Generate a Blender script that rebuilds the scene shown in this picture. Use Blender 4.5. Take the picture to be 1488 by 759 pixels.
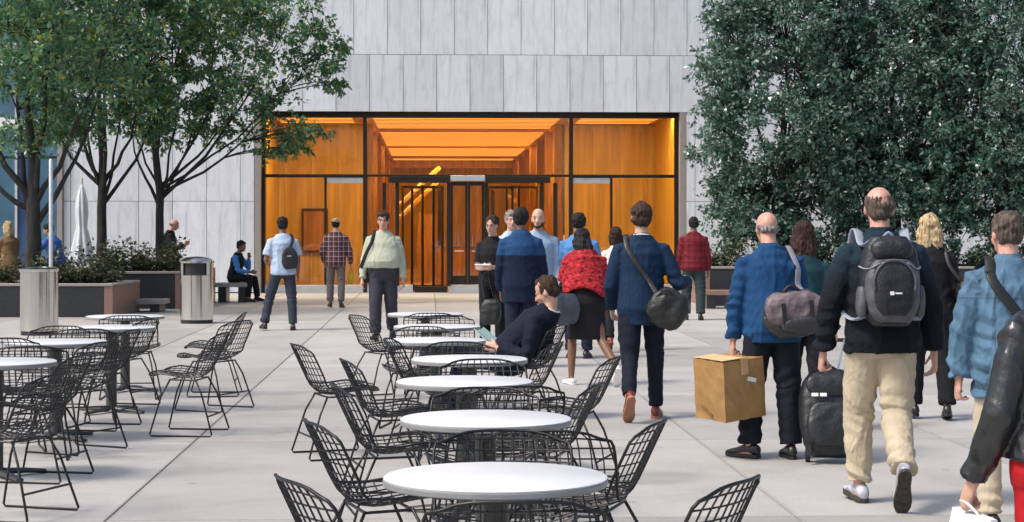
import bpy, bmesh, math, random
import numpy as np
from mathutils import Vector, Matrix

for o in list(bpy.data.objects):
    bpy.data.objects.remove(o)
SC = bpy.context.scene
COL = SC.collection
R = math.radians
PI = math.pi

# ------------------------------------------------------------------ camera
CAMZ, HOR, FPX = 1.52, 337.0, 2700.0
cd = bpy.data.cameras.new("camera")
cam = bpy.data.objects.new("camera", cd)
COL.objects.link(cam)
cam.location = (0, 0, CAMZ)
cam.rotation_euler = (R(90), 0, 0)
cd.sensor_width = 36
cd.lens = 36 * FPX / 1488
cd.shift_y = -(379.5 - HOR) / 1488
cd.clip_end = 2000
SC.camera = cam

# ------------------------------------------------------------------ light
SUN_EL, SUN_AZ = R(54), R(-116)
w = bpy.data.worlds.new("World")
SC.world = w
w.use_nodes = True
nt = w.node_tree
sky = nt.nodes.new("ShaderNodeTexSky")
sky.sky_type = 'NISHITA'
sky.sun_disc = False
sky.sun_elevation = SUN_EL
sky.sun_rotation = SUN_AZ
sky.air_density = 1.0
sky.dust_density = 4.5
sky.ozone_density = 1.0
bg = nt.nodes["Background"]
nt.links.new(sky.outputs[0], bg.inputs[0])
bg.inputs[1].default_value = 0.105
sd = bpy.data.lights.new("sun", 'SUN')
sd.energy = 1.5
sd.angle = R(11)
sd.color = (1.0, 0.965, 0.91)
sun = bpy.data.objects.new("sun", sd)
COL.objects.link(sun)
# direction towards the sun
_d = Vector((math.sin(SUN_AZ) * math.cos(SUN_EL), math.cos(SUN_AZ) * math.cos(SUN_EL), math.sin(SUN_EL)))
sun.rotation_euler = _d.to_track_quat('Z', 'Y').to_euler()
sun.location = (0, 0, 30)
SC.view_settings.view_transform = 'Standard'
SC.view_settings.look = 'None'
SC.view_settings.gamma = 1
SC.view_settings.use_curve_mapping = False
SC.view_settings.exposure = 0.85
SC.render.engine = 'CYCLES'
SC.cycles.transparent_max_bounces = 32

# ------------------------------------------------------------------ helpers
def gx(px, d):
    """world X of picture column px at distance d"""
    return (px - 744.0) / FPX * d

def gd(py):
    """distance of a ground point seen on picture row py"""
    return CAMZ * FPX / (py - HOR)

def link(o, parent=None):
    COL.objects.link(o)
    if parent is not None:
        o.parent = parent
    return o

def tag(o, label=None, cat=None, group=None, kind=None):
    if label: o['label'] = label
    if cat: o['category'] = cat
    if group: o['group'] = group
    if kind: o['kind'] = kind
    return o

def thing(name, label, cat, loc=(0, 0, 0), rotz=0.0, group=None):
    o = bpy.data.objects.new(name, None)
    o.empty_display_size = 0.2
    link(o)
    o.location = loc
    o.rotation_euler = (0, 0, rotz)
    return tag(o, label, cat, group)

def copy_tree(o, parent=None):
    c = o.copy()
    link(c, parent)
    for ch in list(o.children):
        copy_tree(ch, c)
    return c

class Geo:
    def __init__(s):
        s.v = []
        s.f = []
    def add(s, verts, faces):
        b = len(s.v)
        s.v.extend([tuple(p) for p in verts])
        s.f.extend([tuple(i + b for i in f) for f in faces])
    def ring_loft(s, rings):
        """rings: list of equal-length closed loops; capped both ends"""
        n = len(rings[0])
        vs = [p for r in rings for p in r]
        fs = []
        for i in range(len(rings) - 1):
            for j in range(n):
                k = (j + 1) % n
                fs.append((i * n + j, i * n + k, (i + 1) * n + k, (i + 1) * n + j))
        fs.append(tuple(range(n - 1, -1, -1)))
        m = (len(rings) - 1) * n
        fs.append(tuple(m + j for j in range(n)))
        s.add(vs, fs)
    def tube(s, pts, rads, n=10, side=None, rnd=False, closed=False):
        pts = [Vector(p) for p in pts]
        rr = [(r, r) if not isinstance(r, (tuple, list)) else r for r in (rads if isinstance(rads, list) else [rads] * len(pts))]
        N = len(pts)
        tang = []
        for i in range(N):
            if closed:
                t = pts[(i + 1) % N] - pts[(i - 1) % N]
            else:
                t = pts[min(i + 1, N - 1)] - pts[max(i - 1, 0)]
            if t.length < 1e-9: t = Vector((0, 0, 1))
            tang.append(t.normalized())
        ref = Vector(side) if side is not None else (Vector((1, 0, 0)) if abs(tang[0].x) < 0.9 else Vector((0, 1, 0)))
        rings = []
        a = ref
        def mk(p, t, ra, rb):
            nonlocal a
            base = ref if side is not None else a
            x = base - t * base.dot(t)
            if x.length < 1e-4:
                x = t.orthogonal()
            x.normalize()
            a = x
            y = t.cross(x)
            return [p + x * (math.cos(2 * PI * j / n) * ra) + y * (math.sin(2 * PI * j / n) * rb) for j in range(n)]
        if rnd:
            for q in (0.94, 0.66):
                c = math.sqrt(1 - q * q)
                rings.append(mk(pts[0] - tang[0] * (rr[0][0] * q), tang[0], rr[0][0] * c, rr[0][1] * c))
        for p, t, r in zip(pts, tang, rr):
            rings.append(mk(p, t, r[0], r[1]))
        if rnd:
            for q in (0.66, 0.94):
                c = math.sqrt(1 - q * q)
                rings.append(mk(pts[-1] + tang[-1] * (rr[-1][0] * q), tang[-1], rr[-1][0] * c, rr[-1][1] * c))
        if closed:
            n_ = n
            vs = [p for r in rings for p in r]
            fs = []
            for i in range(N):
                i2 = (i + 1) % N
                for j in range(n_):
                    k = (j + 1) % n_
                    fs.append((i * n_ + j, i * n_ + k, i2 * n_ + k, i2 * n_ + j))
            s.add(vs, fs)
        else:
            s.ring_loft(rings)
    def ell(s, c, r, M=None, n=14, m=8):
        c = Vector(c)
        rings = []
        for i in range(1, m):
            th = PI * i / m
            ring = []
            for j in range(n):
                ph = 2 * PI * j / n
                p = Vector((r[0] * math.sin(th) * math.cos(ph), r[1] * math.sin(th) * math.sin(ph), -r[2] * math.cos(th)))
                if M is not None: p = M @ p
                ring.append(c + p)
            rings.append(ring)
        # poles
        b = len(s.v)
        top = Vector((0, 0, r[2])); bot = Vector((0, 0, -r[2]))
        if M is not None: top = M @ top; bot = M @ bot
        vs = [p for q in rings for p in q] + [c + bot, c + top]
        fs = []
        for i in range(m - 2):
            for j in range(n):
                k = (j + 1) % n
                fs.append((i * n + j, i * n + k, (i + 1) * n + k, (i + 1) * n + j))
        B = (m - 1) * n
        for j in range(n):
            k = (j + 1) % n
            fs.append((B, k, j))
            fs.append(((m - 2) * n + j, (m - 2) * n + k, B + 1))
        s.add(vs, fs)
    def box(s, c, h, M=None):
        c = Vector(c)
        vs = []
        for z in (-1, 1):
            for y in (-1, 1):
                for x in (-1, 1):
                    p = Vector((x * h[0], y * h[1], z * h[2]))
                    if M is not None: p = M @ p
                    vs.append(c + p)
        s.add(vs, [(0, 2, 3, 1), (4, 5, 7, 6), (0, 1, 5, 4), (2, 6, 7, 3), (0, 4, 6, 2), (1, 3, 7, 5)])
    def lathe(s, prof, n=24, c=(0, 0, 0)):
        rings = [[Vector((c[0] + r * math.cos(2 * PI * j / n), c[1] + r * math.sin(2 * PI * j / n), c[2] + z)) for j in range(n)] for r, z in prof]
        s.ring_loft(rings)
    def mesh(s, name, smooth=False):
        me = bpy.data.meshes.new(name)
        me.from_pydata(s.v, [], s.f)
        if smooth:
            me.polygons.foreach_set('use_smooth', [True] * len(me.polygons))
        me.update()
        return me
    def obj(s, name, mat, parent=None, smooth=False, autosmooth=None):
        me = s.mesh(name, smooth or autosmooth is not None)
        if autosmooth is not None:
            me.set_sharp_from_angle(angle=R(autosmooth))
        if mat is not None: me.materials.append(mat)
        return link(bpy.data.objects.new(name, me), parent)

_boxcache = {}
def bevel_box(sx, sy, sz, bev, mat, name):
    key = (round(sx, 4), round(sy, 4), round(sz, 4), bev, mat.name)
    if key in _boxcache: return _boxcache[key]
    bm = bmesh.new()
    bmesh.ops.create_cube(bm, size=1)
    for v in bm.verts:
        v.co.x *= sx; v.co.y *= sy; v.co.z *= sz
    if bev > 0:
        bmesh.ops.bevel(bm, geom=list(bm.edges), offset=bev, segments=1, affect='EDGES', profile=0.5)
    me = bpy.data.meshes.new(name)
    bm.to_mesh(me); bm.free()
    me.materials.append(mat)
    _boxcache[key] = me
    return me

def bbox(name, lo, hi, mat, parent=None, bev=0.004):
    """bevelled box given by its two corners"""
    s = [abs(hi[i] - lo[i]) for i in range(3)]
    me = bevel_box(s[0], s[1], s[2], min(bev, min(s) * 0.3), mat, name)
    o = bpy.data.objects.new(name, me)
    link(o, parent)
    o.location = [(hi[i] + lo[i]) / 2 for i in range(3)]
    return o

# ------------------------------------------------------------------ materials
def new_mat(name):
    m = bpy.data.materials.new(name)
    m.use_nodes = True
    t = m.node_tree
    return m, t, t.nodes["Principled BSDF"]

def N(t, kind, **kw):
    n = t.nodes.new(kind)
    for k, v in kw.items():
        if k in n.inputs: n.inputs[k].default_value = v
        else: setattr(n, k, v)
    return n

def rgba(c): return (c[0], c[1], c[2], 1)

def ramp(t, stops):
    r = t.nodes.new("ShaderNodeValToRGB")
    el = r.color_ramp.elements
    el[0].position, el[0].color = stops[0][0], rgba(stops[0][1])
    el[1].position, el[1].color = stops[-1][0], rgba(stops[-1][1])
    for p, c in stops[1:-1]:
        e = el.new(p); e.color = rgba(c)
    return r

def coords(t, scale=(1, 1, 1), which='Object'):
    tc = t.nodes.new("ShaderNodeTexCoord")
    mp = t.nodes.new("ShaderNodeMapping")
    mp.inputs['Scale'].default_value = scale
    t.links.new(tc.outputs[which], mp.inputs[0])
    return mp

def simple(name, col, rough=0.5, metal=0.0, var=0.12, scale=8.0, bump=0.0, bscale=60.0, stretch=(1, 1, 1), which='Object', spec=0.5, detail=4):
    m, t, b = new_mat(name)
    mp = coords(t, stretch, which)
    n = N(t, "ShaderNodeTexNoise", Scale=scale, Detail=float(detail))
    t.links.new(mp.outputs[0], n.inputs['Vector'])
    lo = [max(0, c * (1 - var)) for c in col]; hi = [min(1, c * (1 + var)) for c in col]
    r = ramp(t, [(0.3, lo), (0.7, hi)])
    t.links.new(n.outputs['Fac'], r.inputs[0])
    t.links.new(r.outputs[0], b.inputs['Base Color'])
    b.inputs['Roughness'].default_value = rough
    b.inputs['Metallic'].default_value = metal
    b.inputs['Specular IOR Level'].default_value = spec
    if bump > 0:
        n2 = N(t, "ShaderNodeTexNoise", Scale=bscale, Detail=3.0)
        t.links.new(mp.outputs[0], n2.inputs['Vector'])
        bp = N(t, "ShaderNodeBump", Strength=bump, Distance=0.01)
        t.links.new(n2.outputs['Fac'], bp.inputs['Height'])
        t.links.new(bp.outputs[0], b.inputs['Normal'])
    return m

def cloth(name, col, var=0.12, rough=0.85, fold=0.5):
    m, t, b = new_mat(name)
    mp = coords(t)
    n = N(t, "ShaderNodeTexNoise", Scale=5.0, Detail=5.0)
    t.links.new(mp.outputs[0], n.inputs['Vector'])
    lo = [max(0, c * (1 - var)) for c in col]; hi = [min(1, c * (1 + var)) for c in col]
    r = ramp(t, [(0.3, lo), (0.7, hi)])
    t.links.new(n.outputs['Fac'], r.inputs[0])
    t.links.new(r.outputs[0], b.inputs['Base Color'])
    b.inputs['Roughness'].default_value = rough
    b.inputs['Specular IOR Level'].default_value = 0.25
    mp2 = coords(t, (1, 1, 0.55))
    n2 = N(t, "ShaderNodeTexNoise", Scale=13.0, Detail=5.0, Distortion=1.6)
    n2.noise_type = 'RIDGED_MULTIFRACTAL'; n2.normalize = True
    t.links.new(mp2.outputs[0], n2.inputs['Vector'])
    bp = N(t, "ShaderNodeBump", Strength=fold, Distance=0.012)
    t.links.new(n2.outputs['Fac'], bp.inputs['Height'])
    n3 = N(t, "ShaderNodeTexNoise", Scale=350.0, Detail=1.0)
    t.links.new(mp.outputs[0], n3.inputs['Vector'])
    bp2 = N(t, "ShaderNodeBump", Strength=0.15, Distance=0.002)
    t.links.new(n3.outputs['Fac'], bp2.inputs['Height'])
    t.links.new(bp.outputs[0], bp2.inputs['Normal'])
    t.links.new(bp2.outputs[0], b.inputs['Normal'])
    return m

def seams(m, lines, dark=0.55):
    """sewn seams: thin lines of a darker tone at fixed places on the garment; lines = (axis, pos, half width)"""
    t = m.node_tree
    b = t.nodes["Principled BSDF"]
    cur = b.inputs['Base Color'].links[0].from_socket
    tc = t.nodes.new("ShaderNodeTexCoord"); sp = t.nodes.new("ShaderNodeSeparateXYZ")
    t.links.new(tc.outputs['Object'], sp.inputs[0])
    for ax, pos, hw in lines:
        sb = N(t, "ShaderNodeMath", operation='SUBTRACT'); sb.inputs[1].default_value = pos
        t.links.new(sp.outputs[ax], sb.inputs[0])
        ab = N(t, "ShaderNodeMath", operation='ABSOLUTE'); t.links.new(sb.outputs[0], ab.inputs[0])
        lt = N(t, "ShaderNodeMath", operation='LESS_THAN'); lt.inputs[1].default_value = hw
        t.links.new(ab.outputs[0], lt.inputs[0])
        mx = t.nodes.new("ShaderNodeMix"); mx.data_type = 'RGBA'; mx.blend_type = 'MULTIPLY'
        t.links.new(lt.outputs[0], mx.inputs[0]); t.links.new(cur, mx.inputs[6])
        mx.inputs[7].default_value = (dark, dark, dark, 1)
        cur = mx.outputs[2]
    t.links.new(cur, b.inputs['Base Color'])
    return m

def two_tone(name, top, bottom, z, soft=0.01):
    """garment sewn from two cloths, the seam at height z"""
    m = cloth(name, top)
    t = m.node_tree
    b = t.nodes["Principled BSDF"]
    old = b.inputs['Base Color'].links[0].from_socket
    tc = t.nodes.new("ShaderNodeTexCoord")
    sp = t.nodes.new("ShaderNodeSeparateXYZ")
    t.links.new(tc.outputs['Object'], sp.inputs[0])
    mr = N(t, "ShaderNodeMapRange")
    mr.inputs['From Min'].default_value = z - soft
    mr.inputs['From Max'].default_value = z + soft
    t.links.new(sp.outputs[2], mr.inputs[0])
    mx = t.nodes.new("ShaderNodeMix"); mx.data_type = 'RGBA'
    t.links.new(mr.outputs[0], mx.inputs[0])
    mx.inputs[6].default_value = rgba(bottom)
    t.links.new(old, mx.inputs[7])
    t.links.new(mx.outputs[2], b.inputs['Base Color'])
    return m

def plaid(name, base, c1, c2, period=0.07, mixf=0.6):
    m = cloth(name, base)
    t = m.node_tree
    b = t.nodes["Principled BSDF"]
    old = b.inputs['Base Color'].links[0].from_socket
    tc = t.nodes.new("ShaderNodeTexCoord")
    sp = t.nodes.new("ShaderNodeSeparateXYZ")
    t.links.new(tc.outputs['Object'], sp.inputs[0])
    cur = old
    for ax, col, ph, thr in ((0, c1, 0.0, 0.35), (2, c1, 0.3, 0.35), (0, c2, 0.5, 0.12), (2, c2, 0.8, 0.12)):
        mul = N(t, "ShaderNodeMath", operation='MULTIPLY_ADD')
        mul.inputs[1].default_value = 1 / period
        mul.inputs[2].default_value = ph + 20
        t.links.new(sp.outputs[ax], mul.inputs[0])
        fr = N(t, "ShaderNodeMath", operation='FRACT')
        t.links.new(mul.outputs[0], fr.inputs[0])
        lt = N(t, "ShaderNodeMath", operation='LESS_THAN')
        lt.inputs[1].default_value = thr
        t.links.new(fr.outputs[0], lt.inputs[0])
        sc = N(t, "ShaderNodeMath", operation='MULTIPLY')
        sc.inputs[1].default_value = mixf
        t.links.new(lt.outputs[0], sc.inputs[0])
        mx = t.nodes.new("ShaderNodeMix"); mx.data_type = 'RGBA'
        t.links.new(sc.outputs[0], mx.inputs[0])
        t.links.new(cur, mx.inputs[6])
        mx.inputs[7].default_value = rgba(col)
        cur = mx.outputs[2]
    t.links.new(cur, b.inputs['Base Color'])
    return m

def emit(name, col, strength):
    m, t, b = new_mat(name)
    b.inputs['Base Color'].default_value = rgba(col)
    b.inputs['Emission Color'].default_value = rgba(col)
    b.inputs['Emission Strength'].default_value = strength
    return m

def glass_mat(name, tint, refl=0.09, rough=0.02):
    m, t, b = new_mat(name)
    t.nodes.remove(b)
    out = t.nodes["Material Output"]
    tr = N(t, "ShaderNodeBsdfTransparent"); tr.inputs[0].default_value = rgba(tint)
    gl = N(t, "ShaderNodeBsdfGlossy"); gl.inputs['Roughness'].default_value = rough
    lw = N(t, "ShaderNodeLayerWeight"); lw.inputs[0].default_value = 0.5
    pw = N(t, "ShaderNodeMath", operation='POWER'); pw.inputs[1].default_value = 4.0
    t.links.new(lw.outputs['Facing'], pw.inputs[0])
    ad = N(t, "ShaderNodeMath", operation='MULTIPLY_ADD'); ad.inputs[1].default_value = 0.8; ad.inputs[2].default_value = refl
    t.links.new(pw.outputs[0], ad.inputs[0])
    cl = N(t, "ShaderNodeClamp"); t.links.new(ad.outputs[0], cl.inputs[0])
    mx = N(t, "ShaderNodeMixShader")
    t.links.new(cl.outputs[0], mx.inputs[0])
    t.links.new(tr.outputs[0], mx.inputs[1]); t.links.new(gl.outputs[0], mx.inputs[2])
    t.links.new(mx.outputs[0], out.inputs[0])
    return m

def leaf_mat(name, stops, rough=0.4, trans=0.25, spec=0.5):
    m, t, b = new_mat(name)
    g = t.nodes.new("ShaderNodeNewGeometry")
    r = ramp(t, stops)
    t.links.new(g.outputs['Random Per Island'], r.inputs[0])
    t.links.new(r.outputs[0], b.inputs['Base Color'])
    b.inputs['Roughness'].default_value = rough
    b.inputs['Specular IOR Level'].default_value = spec
    tl = N(t, "ShaderNodeBsdfTranslucent")
    t.links.new(r.outputs[0], tl.inputs[0])
    mx = N(t, "ShaderNodeMixShader"); mx.inputs[0].default_value = trans
    t.links.new(b.outputs[0], mx.inputs[1]); t.links.new(tl.outputs[0], mx.inputs[2])
    t.links.new(mx.outputs[0], t.nodes["Material Output"].inputs[0])
    return m

def marble_mat():
    m, t, b = new_mat("marble")
    oi = t.nodes.new("ShaderNodeObjectInfo")
    mp = coords(t, (1, 1, 0.34))
    ad = N(t, "ShaderNodeVectorMath", operation='MULTIPLY_ADD')
    ad.inputs[1].default_value = (37, 11, 53)
    t.links.new(oi.outputs['Random'], ad.inputs[0])
    t.links.new(mp.outputs[0], ad.inputs[2])
    n = N(t, "ShaderNodeTexNoise", Scale=5.5, Detail=8.0, Roughness=0.66, Distortion=0.9)
    t.links.new(ad.outputs[0], n.inputs['Vector'])
    r = ramp(t, [(0.28, (0.56, 0.58, 0.62)), (0.45, (0.655, 0.68, 0.72)), (0.62, (0.71, 0.735, 0.775)), (0.78, (0.60, 0.62, 0.66))])
    t.links.new(n.outputs['Fac'], r.inputs[0])
    # each slab of its own tone
    hv = N(t, "ShaderNodeHueSaturation")
    mr = N(t, "ShaderNodeMapRange"); mr.inputs['To Min'].default_value = 0.91; mr.inputs['To Max'].default_value = 1.08
    t.links.new(oi.outputs['Random'], mr.inputs[0])
    t.links.new(mr.outputs[0], hv.inputs['Value'])
    t.links.new(r.outputs[0], hv.inputs['Color'])
    # rain streaks
    mp2 = coords(t, (1, 1, 0.04))
    n2 = N(t, "ShaderNodeTexNoise", Scale=14.0, Detail=5.0)
    t.links.new(mp2.outputs[0], n2.inputs['Vector'])
    r2 = ramp(t, [(0.36, (0.45, 0.46, 0.49)), (0.46, (1, 1, 1))])
    t.links.new(n2.outputs['Fac'], r2.inputs[0])
    mx = t.nodes.new("ShaderNodeMix"); mx.data_type = 'RGBA'; mx.blend_type = 'MULTIPLY'
    mx.inputs[0].default_value = 0.34
    t.links.new(hv.outputs[0], mx.inputs[6]); t.links.new(r2.outputs[0], mx.inputs[7])
    t.links.new(mx.outputs[2], b.inputs['Base Color'])
    b.inputs['Roughness'].default_value = 0.5
    return m

def paving_mat():
    m, t, b = new_mat("paving")
    oi = t.nodes.new("ShaderNodeObjectInfo")
    tc = t.nodes.new("ShaderNodeTexCoord")
    ad = N(t, "ShaderNodeVectorMath", operation='MULTIPLY_ADD')
    ad.inputs[1].default_value = (17, 91, 3)
    t.links.new(oi.outputs['Random'], ad.inputs[0]); t.links.new(tc.outputs['Object'], ad.inputs[2])
    n = N(t, "ShaderNodeTexNoise", Scale=1.1, Detail=7.0, Roughness=0.65)
    t.links.new(ad.outputs[0], n.inputs['Vector'])
    r = ramp(t, [(0.3, (0.345, 0.33, 0.305)), (0.5, (0.415, 0.40, 0.373)), (0.7, (0.46, 0.447, 0.425))])
    t.links.new(n.outputs['Fac'], r.inputs[0])
    n2 = N(t, "ShaderNodeTexNoise", Scale=60.0, Detail=3.0)
    t.links.new(ad.outputs[0], n2.inputs['Vector'])
    r2 = ramp(t, [(0.3, (0.86, 0.86, 0.86)), (0.6, (1, 1, 1))])
    t.links.new(n2.outputs['Fac'], r2.inputs[0])
    mx = t.nodes.new("ShaderNodeMix"); mx.data_type = 'RGBA'; mx.blend_type = 'MULTIPLY'; mx.inputs[0].default_value = 1
    t.links.new(r.outputs[0], mx.inputs[6]); t.links.new(r2.outputs[0], mx.inputs[7])
    # stains
    n3 = N(t, "ShaderNodeTexNoise", Scale=0.9, Detail=5.0, Distortion=1.5)
    t.links.new(tc.outputs['Object'], n3.inputs['Vector'])
    r3 = ramp(t, [(0.56, (1, 1, 1)), (0.72, (0.86, 0.85, 0.83))])
    t.links.new(n3.outputs['Fac'], r3.inputs[0])
    mx3 = t.nodes.new("ShaderNodeMix"); mx3.data_type = 'RGBA'; mx3.blend_type = 'MULTIPLY'; mx3.inputs[0].default_value = 1
    t.links.new(mx.outputs[2], mx3.inputs[6]); t.links.new(r3.outputs[0], mx3.inputs[7])
    hv = N(t, "ShaderNodeHueSaturation")
    mr = N(t, "ShaderNodeMapRange"); mr.inputs['To Min'].default_value = 0.84; mr.inputs['To Max'].default_value = 1.08
    t.links.new(oi.outputs['Random'], mr.inputs[0]); t.links.new(mr.outputs[0], hv.inputs['Value'])
    vo = N(t, "ShaderNodeTexVoronoi", Scale=1.5)
    t.links.new(ad.outputs[0], vo.inputs['Vector'])
    rv = ramp(t, [(0.035, (0.70, 0.69, 0.68)), (0.055, (1, 1, 1))])
    t.links.new(vo.outputs['Distance'], rv.inputs[0])
    mx4 = t.nodes.new("ShaderNodeMix"); mx4.data_type = 'RGBA'; mx4.blend_type = 'MULTIPLY'; mx4.inputs[0].default_value = 1
    t.links.new(mx3.outputs[2], mx4.inputs[6]); t.links.new(rv.outputs[0], mx4.inputs[7])
    gc = t.nodes.new("ShaderNodeSeparateXYZ"); t.links.new(tc.outputs['Generated'], gc.inputs[0])
    edge = None
    for ax, wd in ((0, 0.014), (1, 0.008)):
        s1 = N(t, "ShaderNodeMath", operation='SUBTRACT'); s1.inputs[1].default_value = 0.5; t.links.new(gc.outputs[ax], s1.inputs[0])
        s2 = N(t, "ShaderNodeMath", operation='ABSOLUTE'); t.links.new(s1.outputs[0], s2.inputs[0])
        s3 = N(t, "ShaderNodeMapRange"); s3.inputs['From Min'].default_value = 0.5 - wd; s3.inputs['From Max'].default_value = 0.5
        t.links.new(s2.outputs[0], s3.inputs[0])
        if edge is None: edge = s3.outputs[0]
        else:
            s4 = N(t, "ShaderNodeMath", operation='MAXIMUM'); t.links.new(edge, s4.inputs[0]); t.links.new(s3.outputs[0], s4.inputs[1]); edge = s4.outputs[0]
    s5 = N(t, "ShaderNodeMath", operation='MULTIPLY'); t.links.new(edge, s5.inputs[0]); t.links.new(n.outputs['Fac'], s5.inputs[1])
    mx5 = t.nodes.new("ShaderNodeMix"); mx5.data_type = 'RGBA'; mx5.blend_type = 'MULTIPLY'
    t.links.new(s5.outputs[0], mx5.inputs[0]); t.links.new(mx4.outputs[2], mx5.inputs[6]); mx5.inputs[7].default_value = (0.6, 0.59, 0.57, 1)
    mx3 = mx5
    t.links.new(mx3.outputs[2], hv.inputs['Color'])
    t.links.new(hv.outputs[0], b.inputs['Base Color'])
    b.inputs['Roughness'].default_value = 0.62
    bp = N(t, "ShaderNodeBump", Strength=0.12, Distance=0.004)
    t.links.new(n2.outputs['Fac'], bp.inputs['Height']); t.links.new(bp.outputs[0], b.inputs['Normal'])
    return m

def steel_mat():
    m, t, b = new_mat("brushed_steel")
    mp = coords(t, (30, 30, 0.4))
    n = N(t, "ShaderNodeTexNoise", Scale=3.0, Detail=3.0)
    t.links.new(mp.outputs[0], n.inputs['Vector'])
    r = ramp(t, [(0.3, (0.58, 0.57, 0.54)), (0.7, (0.68, 0.67, 0.64))])
    t.links.new(n.outputs['Fac'], r.inputs[0]); t.links.new(r.outputs[0], b.inputs['Base Color'])
    b.inputs['Metallic'].default_value = 1; b.inputs['Roughness'].default_value = 0.13
    return m

M = {}
M['marble'] = marble_mat()
M['paving'] = paving_mat()
M['steel'] = steel_mat()
M['joint'] = simple('joint_grout', (0.09, 0.09, 0.095), 0.9)
M['subbase'] = simple('subbase', (0.36, 0.35, 0.335), 0.95)
M['bronze'] = simple('dark_bronze', (0.035, 0.028, 0.024), 0.35, 0.6, 0.2)
M['alu'] = simple('satin_aluminium', (0.62, 0.63, 0.62), 0.4, 0.7, 0.08)
M['wood'] = simple('amber_wood', (0.56, 0.32, 0.05), 0.35, 0, 0.26, 2.0, stretch=(4, 4, 0.3), detail=6)
M['wood2'] = simple('red_wood', (0.36, 0.15, 0.035), 0.35, 0, 0.35, 3.0, stretch=(3, 3, 0.25))
M['woodc'] = simple('ceiling_wood', (0.70, 0.36, 0.05), 0.45, 0, 0.15, 2.0, stretch=(0.3, 6, 1))
M['lobfloor'] = simple('lobby_floor', (0.42, 0.25, 0.11), 0.2, 0, 0.2, 2.0)
M['darkwood'] = simple('dark_column', (0.07, 0.025, 0.012), 0.3, 0, 0.3, 4.0)
M['strip'] = emit('light_strip', (1.0, 0.47, 0.07), 1.05)
M['hidden_fill'] = emit('hidden_fill_strip', (1.0, 0.70, 0.28), 33.0)  # glow for the added, unseen lobby fill strips
M['glass'] = glass_mat('clear_glass', (0.97, 0.95, 0.91), 0.05)
M['blueglass'] = simple('blue_glass', (0.06, 0.15, 0.23), 0.12, 0, 0.5, 0.7, spec=0.8)
M['blueglass2'] = simple('deep_blue_glass', (0.03, 0.08, 0.2), 0.1, 0, 0.4, 0.7, spec=0.8)
M['granite_dark'] = simple('dark_granite', (0.022, 0.024, 0.028), 0.32, 0, 0.7, 60.0)
M['granite_red'] = simple('red_granite', (0.235, 0.14, 0.11), 0.4, 0, 0.35, 70.0)
M['granite_lip'] = simple('granite_lip', (0.30, 0.27, 0.25), 0.4, 0, 0.3, 70.0)
M['soil'] = simple('soil', (0.05, 0.035, 0.025), 0.95, 0, 0.4, 30, 0.8, 40)
M['wire'] = simple('black_wire', (0.006, 0.006, 0.007), 0.42, 0.0, 0.2)
M['tabletop'] = simple('white_tabletop', (0.70, 0.705, 0.71), 0.35, 0, 0.04, 6)
M['tabledge'] = simple('table_edge', (0.30, 0.31, 0.32), 0.4, 0.4, 0.1)
M['column'] = simple('table_column', (0.07, 0.074, 0.072), 0.4, 0.5, 0.15)
M['black'] = simple('black_plastic', (0.015, 0.015, 0.016), 0.5, 0, 0.2)
M['white'] = simple('white_paint', (0.78, 0.78, 0.76), 0.5, 0, 0.06)
M['bark'] = simple('dark_bark', (0.030, 0.028, 0.025), 0.9, 0, 0.5, 14, 0.9, 30, (1, 1, 0.25))
M['leaf'] = leaf_mat('leaf_green', [(0.0, (0.03, 0.11, 0.065)), (0.3, (0.085, 0.22, 0.115)), (0.7, (0.165, 0.31, 0.15)), (0.94, (0.28, 0.38, 0.11)), (0.975, (0.40, 0.37, 0.02))], 0.33, 0.42, 0.7)
M['leaf2'] = leaf_mat('leaf_glossy', [(0.0, (0.022, 0.075, 0.055)), (0.35, (0.06, 0.15, 0.11)), (0.7, (0.12, 0.22, 0.165)), (1.0, (0.34, 0.44, 0.36))], 0.27, 0.25, 0.8)  # palest leaf tone paints specks of light into the crown
M['leaf3'] = leaf_mat('leaf_shrub', [(0.0, (0.02, 0.045, 0.02)), (0.4, (0.05, 0.085, 0.035)), (0.7, (0.11, 0.10, 0.05)), (1.0, (0.32, 0.30, 0.2))], 0.5, 0.2)
# ================================================================== SETTING
GROT = R(2.55)          # the plaza grid and the building are turned a little
g = Geo()
g.add([(-600, -100, -0.03), (600, -100, -0.03), (600, 900, -0.03), (-600, 900, -0.03)], [(0, 1, 2, 3)])
ground = tag(g.obj('ground', M['subbase']), kind='structure')
SLX, SLY = 1.83, 3.66
pave = thing('plaza_pavement', None, None, (-2.14, 9.77, 0), GROT)
pave['kind'] = 'structure'
for i in range(-8, 9):
    for j in range(-2, 11):
        lo = (i * SLX + 0.0035, j * SLY + 0.0035, -0.06)
        hi = ((i + 1) * SLX - 0.0035, (j + 1) * SLY - 0.0035, 0.0)
        # only slabs the picture can see
        cx = -2.14 + (lo[0] + hi[0]) / 2; cy = 9.77 + (lo[1] + hi[1]) / 2
        if cy < 2 or abs(cx) > cy * 0.31 + 2.8: continue
        bbox('paving_slab', lo, hi, M['paving'], pave, 0.004)

# ------------------------------------------------------------------ marble building
BD = 46.3
bld = thing('office_building', 'pale marble clad office building with a wide glazed amber lobby entrance', 'building', (0, BD, 0), GROT)
_c, _s = math.cos(GROT), math.sin(GROT)
def lx(px):
    q = (px - 744.0) / FPX
    return BD * q / (_c - q * _s)
KB = FPX / BD
def lz(py): return CAMZ + (HOR - py) / KB

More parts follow.
